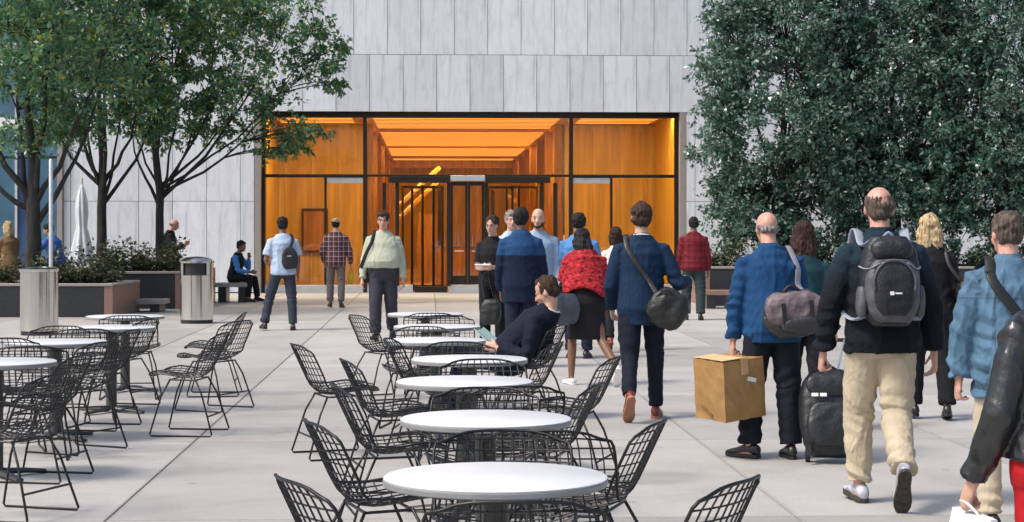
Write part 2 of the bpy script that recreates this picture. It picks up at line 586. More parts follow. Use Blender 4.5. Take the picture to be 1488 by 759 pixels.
OX0, OX1, OZ = lx(379), lx(988), lz(163)
PW = 0.832
WL, WR = lx(92), 22.0
def panel_row(z0, z1, x_first, xa, xb, depth=0.0):
    x = x_first
    while x > xa: x -= PW
    while x < xb:
        a, b_ = max(x, xa), min(x + PW, xb)
        if b_ - a > 0.03:
            bbox('marble_panel', (a + 0.006, depth, z0 + 0.006), (b_ - 0.006, depth + 0.06, z1 - 0.006), M['marble'], bld, 0.003)
        x += PW
rows = [(OZ, OZ + 1.42, lx(537)), (OZ + 1.42, OZ + 3.70, lx(514)), (OZ + 3.70, OZ + 5.98, lx(537)), (OZ + 5.98, OZ + 8.3, lx(514))]
for z0, z1, xf in rows:
    panel_row(z0, z1, xf, WL, min(WR, 12.5))
zmid = lz(293)
for z0, z1, xf in ((0.02, zmid, lx(300)), (zmid, OZ, lx(300))):
    panel_row(z0, z1, xf, WL, OX0 - 0.16)
    panel_row(z0, z1, lx(1010), OX1 + 0.16, 12.5)
# backing wall behind the joints
for nm, lo, hi in (('backing_wall', (WL, 0.07, OZ + 0.01), (12.5, 0.4, OZ + 8.3)),
                   ('backing_wall', (WL, 0.07, 0), (OX0 - 0.16, 0.4, OZ)),
                   ('backing_wall', (OX1 + 0.16, 0.07, 0), (12.5, 0.4, OZ))):
    bbox(nm, lo, hi, M['joint'], bld, 0)
# reveals
bbox('reveal', (OX0 - 0.155, 0.0, 0), (OX0 - 0.002, 0.45, OZ - 0.004), M['granite_lip'], bld)
bbox('reveal', (OX1 + 0.002, 0.0, 0), (OX1 + 0.155, 0.45, OZ - 0.004), M['granite_lip'], bld)
# frame members (dark bronze)
FY0, FY1 = 0.25, 0.40
def bar(name, xa, xb, za, zb, mat='bronze', y0=FY0, y1=FY1, parent=None):
    return bbox(name, (xa, y0, za), (xb, y1, zb), M[mat], parent or bld, 0.006)
bar('head_frame', OX0, OX1, OZ - 0.13, OZ - 0.004)
bar('jamb_frame', OX0, OX0 + 0.08, 0, OZ - 0.132)
bar('jamb_frame', OX1 - 0.10, OX1, 0, OZ - 0.132)
MX1, MX2 = lx(530), lx(831)
TZ = lz(255)
for x in (MX1, MX2):
    bar('mullion', x - 0.05, x + 0.05, 0, OZ - 0.132, y0=FY0 - 0.02, y1=FY1)
bar('transom', OX0 + 0.08, MX1 - 0.05, TZ - 0.05, TZ + 0.03)
bar('transom', MX2 + 0.05, OX1 - 0.10, TZ - 0.05, TZ + 0.03)
bar('transom', MX1 + 0.05, MX2 - 0.05, TZ - 0.03, TZ + 0.03)
# side doors inside the left and right bays
for (a, b_, hx0, hx1) in ((lx(472), MX1 - 0.05, 0, 1), (MX2 + 0.05, lx(890), 0, 1)):
    post = lx(472) if a < 0 and a < -2 else lx(890)
    bar('door_post', post - 0.03, post + 0.03, 0.2, TZ - 0.052)
    bar('door_header', a + 0.032 if a == post else a, b_ - (0.032 if b_ == post else 0), TZ - 0.19, TZ - 0.052, 'alu', FY0 + 0.02, FY1 - 0.02)
# skirting plates
bar('base_plate', OX0 + 0.08, lx(600), 0, 0.19, 'alu')
bar('base_plate', lx(602), lx(650), 0, 0.16, 'bronze')
bar('base_plate', lx(652), lx(706), 0, 0.19, 'alu', FY0 - 0.01)
bar('base_plate', lx(708), MX2 - 0.05, 0, 0.16, 'bronze')
bar('base_plate', MX2 + 0.05, OX1 - 0.10, 0, 0.19, 'alu')
# panes
def pane(xa, xb, za, zb, y=0.32):
    return bbox('glass_pane', (xa + 0.002, y, za + 0.002), (xb - 0.002, y + 0.012, zb - 0.002), M['glass'], bld, 0)
pane(OX0 + 0.08, MX1 - 0.05, TZ + 0.03, OZ - 0.13)
pane(MX2 + 0.05, OX1 - 0.10, TZ + 0.03, OZ - 0.13)
pane(MX1 + 0.05, lx(680), TZ + 0.03, OZ - 0.13)
pane(lx(680), MX2 - 0.05, TZ + 0.03, OZ - 0.13)
pane(OX0 + 0.08, lx(472) - 0.03, 0.19, TZ - 0.05)
pane(lx(472) + 0.03, MX1 - 0.05, 0.19, TZ - 0.19)
pane(MX2 + 0.05, lx(890) - 0.03, 0.19, TZ - 0.19)
pane(lx(890) + 0.03, OX1 - 0.10, 0.19, TZ - 0.05)
# centre: portal with a revolving door either side of a pair of swing doors
PH = lz(262)
bar('portal_header', lx(565), lx(654), PH - 0.06, PH + 0.10, y0=0.12, y1=0.52)
bar('portal_header', lx(706), lx(800), PH - 0.06, PH + 0.10, y0=0.12, y1=0.52)
bar('portal_header', lx(655), lx(705), PH - 0.02, PH + 0.12, 'alu', 0.11, 0.5)
for px in (558, 577, 652, 707, 788, 808):
    bar('portal_post', lx(px) - 0.045, lx(px) + 0.045, 0.16, PH - 0.062, y0=0.2, y1=0.45)
pane(MX1 + 0.05, lx(558) - 0.045, 0.16, TZ - 0.03)
pane(lx(808) + 0.045, MX2 - 0.05, 0.16, TZ - 0.03)
pane(lx(558) + 0.045, lx(577) - 0.045, 0.16, PH - 0.06)
pane(lx(788) + 0.045, lx(808) - 0.045, 0.16, PH - 0.06)
def swing_door(xa, xb):
    d = bbox('door', (xa, 0.30, 0.2), (xa + 0.06, 0.36, PH - 0.03), M['bronze'], bld)
    loc = Vector(d.location)
    def sub(nm, lo, hi, mat):
        o = bbox(nm, lo, hi, M[mat], d, 0.003)
        o.location = Vector(o.location) - loc
        return o
    sub('stile', (xb - 0.06, 0.30, 0.2), (xb, 0.36, PH - 0.03), 'bronze')
    sub('rail', (xa + 0.06, 0.30, 0.2), (xb - 0.06, 0.36, 0.42), 'bronze')
    sub('rail', (xa + 0.06, 0.30, PH - 0.13), (xb - 0.06, 0.36, PH - 0.03), 'bronze')
    sub('pane', (xa + 0.062, 0.325, 0.422), (xb - 0.062, 0.337, PH - 0.132), 'glass')
    sub('handle', (xa + 0.1, 0.22, 1.02), (xb - 0.1, 0.25, 1.05), 'alu')
    sub('handle_bracket', (xb - 0.14, 0.25, 1.02), (xb - 0.11, 0.30, 1.05), 'alu')
xm = lx(680)
swing_door(lx(652) + 0.05, xm - 0.004)
swing_door(xm + 0.004, lx(707) - 0.05)
def revolving_door(xc, rad, ang):
    g = Geo()
    g.tube([(xc, 1.2, 0.02), (xc, 1.2, PH - 0.1)], 0.035, 10)
    d = g.obj('door', M['bronze'], bld)
    for k in range(4):
        a = ang + k * PI / 2
        u = Vector((math.cos(a), math.sin(a), 0)); c = Vector((xc, 1.2, 0))
        g = Geo()
        for r0, r1, z0, z1 in ((rad - 0.045, rad, 0.03, PH - 0.12), (0.04, rad - 0.045, 0.03, 0.16), (0.04, rad - 0.045, PH - 0.18, PH - 0.12)):
            m = c + u * ((r0 + r1) / 2); m.z = (z0 + z1) / 2
            g.box(m, ((r1 - r0) / 2, 0.025, (z1 - z0) / 2), Matrix.Rotation(a, 3, 'Z'))
        tag(g.obj('wing_frame', M['bronze'], d), kind='stuff')
        g = Geo(); m = c + u * (rad / 2); m.z = PH / 2
        g.box(m, (rad / 2 - 0.08, 0.005, PH / 2 - 0.26), Matrix.Rotation(a, 3, 'Z'))
        g.obj('pane', M['glass'], d)
    for sgn in (0, 1):
        g = Geo()
        pts = []
        for i in range(9):
            a = (0.28 + 0.44 * i / 8) * PI + PI / 2 + sgn * PI
            pts.append(Vector((xc + (rad + 0.03) * math.cos(a), 1.2 + (rad + 0.03) * math.sin(a), 0)))
        vs = [p for p in pts] + [p + Vector((0, 0, PH - 0.08)) for p in pts]
        g.add(vs, [(i, i + 1, i + 10, i + 9) for i in range(8)])
        g.obj('drum_glass', M['glass'], d)
revolving_door(lx(614), 0.60, 0.5)
revolving_door(lx(748), 0.66, 0.2)

# ---- lobby
LZ = OZ - 0.06
def lob(name, lo, hi, mat, bev=0.004): return bbox(name, lo, hi, M[mat], bld, bev)
lob('lobby_floor', (OX0 - 1, 0.45, -0.05), (OX1 + 1, 36, 0.004), 'lobfloor', 0)
# centre hall ceiling: wood planks with light strips between
CXL, CXR = lx(545), lx(822)
lob('lobby_ceiling', (OX0 - 1, 0.46, LZ + 0.1), (OX1 + 1, 36, LZ + 0.25), 'darkwood', 0)
y = 0.55; i = 0
while y < 34.5:
    wd = 0.62
    lob('ceiling_plank', (OX0 - 0.2, y, LZ + 0.02), (OX1 + 0.2, y + wd - 0.03, LZ + 0.07), 'woodc', 0.01)
    if i > 1:
        lob('ceiling_light', (MX1 + 0.15, y + 0.27, LZ + 0.012), (MX2 - 0.15, y + 0.34, LZ + 0.018), 'strip', 0)
    if i in (2, 3, 4, 5):
        for a, b_ in ((OX0 + 0.2, MX1 - 0.4), (MX2 + 0.4, OX1 - 0.3)):
            lob('ceiling_light', (a, y + 0.27, LZ + 0.012), (b_, y + 0.34, LZ + 0.018), 'strip', 0)
    y += wd; i += 1
lob('hidden_fill_strip', (OX0 + 0.1, 0.62, LZ + 0.004), (OX1 - 0.1, 0.86, LZ + 0.012), 'hidden_fill', 0)  # added strip, unseen behind the head frame, to brighten the lobby
for yb in (7.0, 17.0, 26.0):
    lob('added_screen_beam', (MX1 + 0.08, yb, LZ - 0.07), (MX2 - 0.12, yb + 0.10, LZ + 0.018), 'woodc')  # beam added to screen the fill strip behind it
    lob('hidden_fill_strip', (MX1 + 0.3, yb + 0.16, LZ + 0.004), (MX2 - 0.3, yb + 0.44, LZ + 0.012), 'hidden_fill', 0)  # added strip, out of sight, brightening the deep hall
# alcoves
def veneer(xa, xb, y, n, mat='wood', z1=None, jit=0.0):
    wv = (xb - xa) / n
    for k in range(n):
        lob('wood_panel', (xa + k * wv + 0.004, y, 0.01), (xa + (k + 1) * wv - 0.004, y + 0.05 + 0.01 * (k % 2), z1 or LZ + 0.015), mat)
veneer(MX2 + 0.15, OX1 + 0.5, 4.6, 4)
veneer(OX0 - 0.5, MX1 - 0.15, 4.6, 4)
for x, n in ((OX1 - 0.09, 3), (OX0 + 0.04, 3)):
    for k in range(n):
        y0 = 0.5 + k * 1.35
        lob('wood_panel', (x, y0, 0.01), (x + 0.05, y0 + 1.34, LZ + 0.015), 'wood')
# hall side walls with dark columns
for k in range(7):
    y0 = 4.75 + k * 4.2
    lob('wood_panel', (MX2 + 0.10, y0 + 0.42, 0.01), (MX2 + 0.16, y0 + 4.19, LZ + 0.015), 'wood')
    lob('lobby_column', (MX2 - 0.10, y0, 0.01), (MX2 + 0.12, y0 + 0.40, LZ + 0.015), 'wood2')
    lob('wood_panel', (MX1 - 0.16, y0 + 0.42, 0.01), (MX1 - 0.10, y0 + 4.19, LZ + 0.015), 'wood')
    lob('lobby_column', (MX1 - 0.12, y0, 0.01), (MX1 + 0.06, y0 + 0.40, LZ + 0.015), 'wood2')
lob('lobby_beam', (MX1 - 0.1, 30.2, LZ - 0.30), (MX2 + 0.1, 30.5, LZ + 0.015), 'wood2')
veneer(MX1 - 0.1, MX2 + 0.1, 34.3, 9)
# things standing in the hall
hall_rng = random.Random(4)
for (pa, pb, ya, z1, mt) in ((626, 652, 9.0, lz(306), 'wood2'), (664, 670, 14, LZ, 'darkwood'), (716, 722, 12, LZ, 'wood2'), (742, 748, 15, LZ, 'darkwood'), (772, 778, 11, LZ, 'wood2'), (594, 602, 11, LZ, 'wood2')):
    sc = (BD + ya) / BD
    lob('lobby_partition', (lx(pa) * sc, ya, 0.01), (lx(pb) * sc, ya + 0.15, min(z1, 2.9)), mt)
def in_hall(name, label, cat, x, y):
    p = bld.matrix_basis @ Vector((x, y, 0.0))
    o = thing(name, label, cat, (p.x, p.y, 0.0), GROT)
    return o
t = in_hall('reception_desk', 'red brown reception desk behind the lobby doors', 'desk', lx(664), 6.3)
hw_ = (lx(700) - lx(628)) / 2
bbox('front_panel', (-hw_, -0.3, 0.006), (hw_, -0.26, 1.08), M['wood2'], t)
bbox('body', (-hw_ + 0.03, -0.258, 0.006), (hw_ - 0.03, 0.3, 1.05), M['wood2'], t)
bbox('counter_top', (-hw_ - 0.04, -0.34, 1.082), (hw_ + 0.04, 0.32, 1.12), M['granite_red'], t)
# slanted stair rail seen through the left revolving door
g = Geo()
for dz in (0.0, 0.35):
    g.tube([(lx(575), 5.0, 1.9 + dz), (lx(640), 7.5, 3.0 + dz)], 0.07, 6)
tag(g.obj('stair_rail', M['woodc'], bld), kind='stuff')
# framed dark picture seen in the left bay
t = in_hall('framed_picture', 'dark framed picture on the amber wall of the left lobby bay', 'picture', lx(441), 4.5)
pw_ = (lx(462) - lx(420)) / 2
z0_, z1_ = lz(370), lz(300)
for lo, hi in (((-pw_, -0.02, z0_), (-pw_ + 0.06, 0.09, z1_)), ((pw_ - 0.06, -0.02, z0_), (pw_, 0.09, z1_)), ((-pw_ + 0.061, -0.02, z0_), (pw_ - 0.061, 0.09, z0_ + 0.06)), ((-pw_ + 0.061, -0.02, z1_ - 0.06), (pw_ - 0.061, 0.09, z1_))):
    bbox('frame_bar', lo, hi, M['darkwood'], t)
bbox('canvas', (-pw_ + 0.05, 0.02, z0_ + 0.05), (pw_ - 0.05, 0.08, z1_ - 0.05), M['wood2'], t, 0)

# ------------------------------------------------------------------ blue glass block on the left
gb = thing('glass_building', 'blue glass curtain wall at the far left edge', 'building', (0, BD, 0), GROT)
x = WL - 0.12
k = 0
bbox('corner_post', (WL - 0.13, -0.12, 0), (WL - 0.005, 0.1, 9.0), M['granite_lip'], gb)
while x > -19:
    wv = (0.62, 0.40, 0.80, 0.34)[k % 4]
    for z0, z1 in ((0.05, lz(232)), (lz(232) + 0.06, lz(190)), (lz(190) + 0.3, 8.6)):
        bbox('glass_panel', (x - wv + 0.03, 0.0, z0), (x - 0.03, 0.05, z1), M['blueglass2' if k % 4 in (1,) else 'blueglass'], gb, 0.002)
    bbox('mullion', (x - wv - 0.03, -0.06, 0.0), (x - wv + 0.03, 0.04, 8.8), M['alu' if k % 2 else 'bronze'], gb, 0.004)
    x -= wv; k += 1
bbox('spandrel', (-19, -0.03, lz(190) + 0.01), (WL - 0.14, -0.005, lz(190) + 0.29), M['white'], gb)
bbox('backing_wall', (-19.2, 0.06, 0), (WL - 0.14, 0.3, 9), M['joint'], gb, 0)

# ------------------------------------------------------------------ planters
def planter(label, xa, xb, ya, yb, h, end_mat, lip=0.05, rot=0.0):
    p = thing('planter', label, 'planter', (xa, ya, 0), rot, 'stone planters around the plaza')
    L, D = xb - xa, yb - ya
    T = 0.16
    bbox('front_wall', (0, 0, 0), (L - T, T, h), M['granite_dark'], p, 0.006)
    bbox('back_wall', (0, D - T, 0), (L - T, D, h), M['granite_dark'], p, 0.006)
    bbox('end_wall', (L - T + 0.002, 0, 0), (L, D, h), M[end_mat], p, 0.006)
    bbox('end_wall', (-T, 0, 0), (-0.002, D, h), M[end_mat], p, 0.006)
    for nm, lo, hi in (('coping', (-T, -0.02, h + 0.002), (L, T + 0.02, h + lip)), ('coping', (-T, D - T - 0.02, h + 0.002), (L, D + 0.02, h + lip)),
                       ('coping', (L - T - 0.02, T + 0.022, h + 0.002), (L + 0.02, D - T - 0.022, h + lip)), ('coping', (-T - 0.02, T + 0.022, h + 0.002), (0.02, D - T - 0.022, h + lip))):
        bbox(nm, lo, hi, M['granite_lip'], p, 0.008)
    bbox('soil', (0.01, T + 0.005, 0), (L - T - 0.005, D - T - 0.005, h - 0.04), M['soil'], p, 0)
    return p
PL1 = (gx(-60, 33), gx(164, 33), 33.0, 35.4, 0.55)
planter('black granite planter with brown end face beside the open topped bin', *PL1, 'granite_red')
PL2 = (gx(60, 36.6), gx(266, 36.6), 36.6, 40.6, 0.69)
planter('taller black granite planter with reddish end, behind the domed bin', *PL2, 'granite_red')
PL3 = (gx(1032, 38), 12.6, 38.0, 41.5, 0.76)
p3 = planter('long dark granite planter with reddish end under the dark evergreen trees', PL3[0], PL3[1], PL3[2], PL3[3], PL3[4], 'granite_red')
for ch in p3.children:
    pass
# low stone benches
def stone_bench(label, xa, xb, ya, yb, h, mat_top, mat_leg):
    b = thing('stone_bench', label, 'bench', (xa, ya, 0))
    L, D = xb - xa, yb - ya
    bbox('seat', (0, 0, h - 0.09), (L, D, h), M[mat_top], b, 0.008)
    for x in (0.08, L - 0.26):
        bbox('leg', (x, 0.05, 0), (x + 0.18, D - 0.05, h - 0.092), M[mat_leg], b, 0.006)
    return b
stone_bench('pale bench carrying the man in the blue vest by the lobby', gx(314, 40.2), gx(366, 40.2), 39.9, 40.5, 0.42, 'granite_lip', 'granite_dark')
stone_bench('low dark stone bench at the foot of the long right planter', gx(1020, 36.8), gx(1075, 36.8), 36.6, 37.3, 0.36, 'granite_red', 'granite_dark')
stone_bench('low grey stone bench between the two left planters', gx(170, 35.2), gx(240, 35.2), 35.0, 35.7, 0.24, 'granite_lip', 'granite_dark')

# ------------------------------------------------------------------ trees
def leaves_mesh(name, P, D, Nn, L, Wd, mat, rng):
    """P base points, D directions, Nn normals: one folded leaf blade each"""
    S = np.cross(D, Nn)
    S /= np.linalg.norm(S, axis=1)[:, None] + 1e-9
    U = np.cross(S, D)
    n = len(P)
    L = L[:, None]; Wd = Wd[:, None]
    V = np.empty((n, 4, 3))
    V[:, 0] = P
    V[:, 1] = P + D * L * 0.45 + S * Wd * 0.5 + U * Wd * 0.16
    V[:, 2] = P + D * L - U * L * 0.12
    V[:, 3] = P + D * L * 0.45 - S * Wd * 0.5 + U * Wd * 0.16
    me = bpy.data.meshes.new(name)
    me.vertices.add(n * 4); me.vertices.foreach_set('co', V.reshape(-1))
    me.loops.add(n * 4); me.loops.foreach_set('vertex_index', np.arange(n * 4, dtype=np.int32))
    me.polygons.add(n)
    me.polygons.foreach_set('loop_start', np.arange(0, n * 4, 4, dtype=np.int32))
    me.polygons.foreach_set('loop_total', np.full(n, 4, dtype=np.int32))
    me.update(calc_edges=True)
    me.materials.append(mat)
    return me

def unit(a): return a / (np.linalg.norm(a, axis=1)[:, None] + 1e-9)

def bez(a, b, c, n):
    return [a * (1 - t) ** 2 + b * 2 * t * (1 - t) + c * t * t for t in [i / n for i in range(n + 1)]]

def make_tree(name, label, base, seed, trunk_r, fork, limbs, clumps, nleaf, lsize, lmat, flat=0.6, twig=0.012, group=None, lean=0.0, trunk_top=None, nrand=0.95):
    """limbs: end points relative to base; clumps: (centre, radius) list relative to base"""
    rng = random.Random(seed); nr = np.random.RandomState(seed)
    t = thing(name, label, 'tree', base, 0, group)
    g = Geo()
    F = Vector((lean, 0, fork))
    tp = []; tr = []
    for i in range(7):
        q = i / 6
        tp.append(Vector((lean * q + rng.uniform(-.015, .015), rng.uniform(-.015, .015), -0.1 + (fork + 0.1) * q)))
        tr.append(trunk_r * (1.25 if i == 0 else 1.0 - 0.18 * q))
    top = Vector(trunk_top) if trunk_top else F + Vector((0, 0, 3.2))
    for q in (0.3, 0.65, 1.0):
        tp.append(F.lerp(top, q) + Vector((rng.uniform(-.1, .1), rng.uniform(-.1, .1), 0)))
        tr.append(trunk_r * 0.82 * (1 - 0.88 * q))
    g.tube(tp, tr, 12, side=(1, 0, 0))
    nodes = []
    for p, r in zip(tp[6:], tr[6:]): nodes.append((p, r))
    for e in limbs:
        e = Vector(e)
        zf = fork - 0.25 + rng.uniform(0, 0.55)
        a = F + Vector((0, 0, zf - fork))
        mid = a.lerp(e, 0.5) + Vector((e.x * 0.10, e.y * 0.10, -0.12 * (e - a).length))
        pts = bez(a, mid, e, 7)
        pts = [p + Vector((rng.uniform(-.04, .04), rng.uniform(-.04, .04), rng.uniform(-.04, .04))) if i else p for i, p in enumerate(pts)]
        r0 = trunk_r * rng.uniform(0.30, 0.46)
        rs = [r0 * (1 - 0.85 * i / 7) for i in range(8)]
        g.tube(pts, rs, 7)
        for p, r in list(zip(pts, rs))[1:]: nodes.append((p, r))
    nb = np.array([[p.x, p.y, p.z] for p, r in nodes])
    P = []; D = []; Nn = []
    per = max(8, int(nleaf / len(clumps)))
    for c, cr in clumps:
        cv = np.array(c)
        d = np.linalg.norm(nb - cv, axis=1) + np.where(nb[:, 2] > cv[2] - 0.1, 1.0, 0.0)
        k = int(np.argmin(d))
        a = Vector(nodes[k][0]); e = Vector(c)
        mid = a.lerp(e, 0.5) + Vector((rng.uniform(-.1, .1), rng.uniform(-.1, .1), 0.1 * (e - a).length))
        g.tube(bez(a, mid, e, 4), [min(nodes[k][1] * 0.7, twig * 1.6), twig * 1.2, twig, twig * 0.7, twig * 0.4], 4)
        # little sprays inside each clump, leaves sit along them
        m = max(3, per // 14)
        for q in range(m):
            dr = nr.normal(size=3); dr[2] = dr[2] * flat + 0.1; dr /= np.linalg.norm(dr) + 1e-9
            ln = cr * nr.uniform(0.5, 1.15)
            st = cv + nr.normal(size=3) * cr * 0.18
            nl = per // m
            tt = nr.uniform(0.15, 1.0, nl)[:, None]
            pos = st + dr * ln * tt + nr.normal(size=(nl, 3)) * cr * 0.07
            pos[:, 2] -= (tt[:, 0] ** 2) * ln * 0.22
            dd = unit(dr * 0.7 + nr.normal(size=(nl, 3)) * 0.75 + np.array([0, 0, -0.25]))
            nn = unit(nr.normal(size=(nl, 3)) * nrand + np.array([0, 0, 1.0]))
            P.append(pos); D.append(dd); Nn.append(nn)
            if q % 2 == 0:
                s0 = Vector(st); s1 = Vector(st + dr * ln * 0.9 - np.array([0, 0, 0.18 * ln]))
                g.tube([s0, s1], [twig * 0.4, twig * 0.2], 3)
    tag(g.obj('trunk', M['bark'], t, smooth=True), kind=None)
    P = np.concatenate(P); D = np.concatenate(D); Nn = np.concatenate(Nn)
    L = lsize * nr.uniform(0.6, 1.3, len(P)); W_ = L * nr.uniform(0.42, 0.62, len(P))
    me = leaves_mesh('crown', P, D, Nn, L, W_, lmat, nr)
    cr_ = link(bpy.data.objects.new('crown', me), t)
    cr_['kind'] = 'stuff'
    return t

def ell_clumps(rng, c, r, n, cr, shell=0.45, zmin=None):
    out = []
    while len(out) < n:
        v = Vector((rng.gauss(0, 1), rng.gauss(0, 1), rng.gauss(0, 1))).normalized() * (rng.uniform(shell ** 3, 1) ** (1 / 3))
        p = (c[0] + v.x * r[0], c[1] + v.y * r[1], c[2] + v.z * r[2])
        if zmin is not None and p[2] < zmin: continue
        out.append((p, cr * rng.uniform(0.7, 1.25)))
    return out

LG = 'deciduous trees on the left of the plaza'
def up(py, d): return CAMZ + (HOR - py) * d / FPX
# tree at trunk column 48
rg = random.Random(11)
d = 33.9
cl = ell_clumps(rg, (0.1, 0.2, 5.6), (2.0, 1.9, 2.7), 120, 0.50, 0.25, up(215, d))
cl += [((-0.9, 0, up(200, d)), .45), ((0.5, -.2, up(190, d)), .45), ((0.9, .2, up(150, d)), .5)]
make_tree('street_tree', 'thick trunked leafy tree standing nearest the left edge', (gx(48, d), d, 0.5), 5, 0.165, up(320, d) - 0.5,
          [(-1.6, 0, up(215, d)), (1.2, .3, up(170, d)), (-.6, .5, 5.5), (.5, -.4, 5.6), (1.5, -.3, 4.8), (-1.4, -.4, 4.6)], [((p[0], p[1], p[2] - 0.5), r) for p, r in cl], 18500, 0.115, M['leaf'], group=LG)
# tree at column 148
d = 38.2
rg = random.Random(21)
cl = ell_clumps(rg, (0.2, 0.1, 5.6), (2.2, 2.0, 2.6), 110, 0.52, 0.25, up(205, d))
cl += [((-1.1, 0, up(185, d)), .4), ((1.0, -.2, up(195, d)), .4)]
make_tree('street_tree', 'slender tree with fanning limbs, middle of the three left trees', (gx(148, d), d, 0.6), 6, 0.115, up(285, d) - 0.6,
          [(-1.3, 0, up(190, d)), (-.9, .4, up(150, d)), (-.5, -.3, up(130, d)), (.5, .3, up(140, d)), (.95, -.2, up(175, d)), (1.4, .3, up(150, d)), (0.2, -.4, 5.8), (-.2, .4, 6)],
          [((p[0], p[1], p[2] - 0.6), r) for p, r in cl], 18000, 0.115, M['leaf'], group=LG)
# tree at column 233, its boughs reach over the lobby glass
d = 38.9
k = FPX / d
rg = random.Random(31)
cl = ell_clumps(rg, (0.5, 0.1, 5.5), (2.2, 2.0, 2.3), 110, 0.5, 0.25, up(200, d))
def pc(px, py, y=0.0): return ((px - 233) / k, y, up(py, d))
for px, py, r in ((300, 150, .45), (330, 170, .42), (352, 195, .38), (395, 190, .42), (420, 200, .42), (445, 185, .4), (395, 222, .3), (430, 215, .32), (462, 190, .28), (350, 120, .5), (390, 90, .5), (425, 60, .5), (460, 75, .42), (485, 65, .35), (440, 110, .45), (470, 118, .36), (490, 122, .26), (400, 30, .5), (440, 20, .5), (470, 35, .4), (360, 60, .55), (330, 20, .55), (415, 130, .42), (380, 160, .42), (455, 92, .4), (500, 68, .24), (310, 195, .34), (285, 185, .36), (430, 90, .45), (452, 45, .42), (410, 10, .5), (450, 0, .45), (380, 5, .55), (478, 95, .32), (440, 195, .36), (410, 215, .34)):
    cl.append((pc(px, py, rg.uniform(-.5, .5)), r))
make_tree('street_tree', 'slender tree whose boughs hang across the lobby glass', (gx(233, d), d, 0.6), 7, 0.10, up(290, d) - 0.6,
          [pc(345, 190), pc(420, 170), pc(460, 100), pc(430, 50), pc(310, 120, .4), pc(170, 150), pc(280, 60, -.4), pc(200, 60, .3), pc(380, 20), pc(185, 215)],
          [((p[0], p[1], p[2] - 0.6), r) for p, r in cl], 23500, 0.115, M['leaf'], group=LG)

# evergreens on the right
RG = 'evergreen trees in the right planter'
def evergreen(px, d, w, seed, label, zc, rz, n, ncl, trunk_r=0.13, zlow=1.0, extra=(), fork=1.6):
    rg = random.Random(seed)
    cl = ell_clumps(rg, (0, 0, zc), (w, w * 0.75, rz), ncl, 0.46, 0.42, zlow)
    cl += list(extra)
    lim = [(rg.uniform(-.8, .8) * w, rg.uniform(-.6, .6) * w, rg.uniform(2.4, zc + 1.5)) for _ in range(12)]
    make_tree('evergreen_tree', label, (gx(px, d), d, 0.72), seed, trunk_r, fork, lim, [((p[0], p[1], p[2] - 0.72), r) for p, r in cl], n, 0.105, M['leaf2'], flat=0.8, group=RG, nrand=1.3)
d = 39.6
k = FPX / d
def ex(px0, lst):
    return [(((px - px0) / k, -0.8, up(py, d)), r) for px, py, r in lst]
evergreen(1140, d, 2.05, 41, 'dense dark evergreen tree nearest the lobby entrance', 4.4, 3.9, 62000, 300, extra=ex(1135, [(1040, 35, .4), (1030, 120, .4), (1035, 150, .35), (1045, 230, .4), (1070, 260, .4), (1080, 300, .4), (1095, 340, .4), (1110, 365, .35), (1150, 350, .4), (1055, 80, .45), (1180, 345, .4), (1050, 175, .4), (1065, 320, .3)]))
evergreen(1300, d + .2, 2.1, 42, 'dense dark evergreen tree behind the man with the backpack', 4.5, 3.8, 60000, 290, trunk_r=0.15, zlow=1.25, extra=ex(1300, [(1290, 360, .35), (1320, 350, .3), (1250, 365, .35), (1230, 300, .4), (1260, 330, .4), (1220, 350, .4)]))
evergreen(1455, d, 2.1, 43, 'dense dark evergreen tree at the right edge', 4.7, 3.6, 56000, 270, zlow=1.5, extra=ex(1452, [(1410, 365, .28), (1450, 370, .3), (1480, 360, .3), (1375, 360, .25), (1400, 330, .3), (1430, 350, .3), (1470, 330, .35), (1385, 300, .3)]))
evergreen(1590, d + .3, 1.7, 44, 'dense dark evergreen tree cut by the right edge of the view', 4.9, 3.3, 15000, 90)

# ------------------------------------------------------------------ planter shrubs
def shrub_mesh(seed, h, n):
    nr = np.random.RandomState(seed)
    g = Geo(); P = []; D = []
    for k in range(9):
        a = nr.uniform(0, 2 * PI); sp = nr.uniform(0.05, 0.3)
        e = Vector((math.cos(a) * sp, math.sin(a) * sp, h * nr.uniform(0.6, 1.1)))
        g.tube([Vector((0, 0, -0.04)), e * 0.5 + Vector((0, 0, 0.04)), e], [0.006, 0.004, 0.002], 3)
        m = n // 9
        tt = nr.uniform(0.2, 1.05, m)[:, None]
        P.append(np.array(e) * tt + nr.normal(size=(m, 3)) * 0.035)
        dd = nr.normal(size=(m, 3)); dd[:, 2] = np.abs(dd[:, 2]) * 0.5
        D.append(unit(dd))
    P = np.concatenate(P); D = np.concatenate(D)
    Nn = unit(nr.normal(size=P.shape) * 0.5 + np.array([0, 0, 1.]))
    L = nr.uniform(0.05, 0.10, len(P))
    return leaves_mesh('foliage', P, D, Nn, L, L * 0.55, M['leaf3'], nr), g.mesh('stem')
SH = [shrub_mesh(60 + i, 0.34 + 0.07 * i, 230) for i in range(4)]
for a, b_ in SH: b_.materials.append(M['bark'])
srng = random.Random(8)
def shrub(x, y, z, where):
    i = srng.randrange(4)
    t = thing('shrub', 'small mixed green and brown leafy shrub growing in the ' + where, 'shrub', (x, y, z), srng.uniform(0, 6.28), 'shrubs in the ' + where)
    s = srng.uniform(0.85, 1.25); t.scale = (s, s, s)
    f = link(bpy.data.objects.new('foliage', SH[i][0]), t); f['kind'] = 'stuff'
    st = link(bpy.data.objects.new('stem', SH[i][1]), t); st['kind'] = 'stuff'
for q in range(17):
    px = 72 + q * 5.2
    shrub(gx(px, 33.6), 33.45 + srng.uniform(0, 0.9), 0.50, 'nearer left planter')
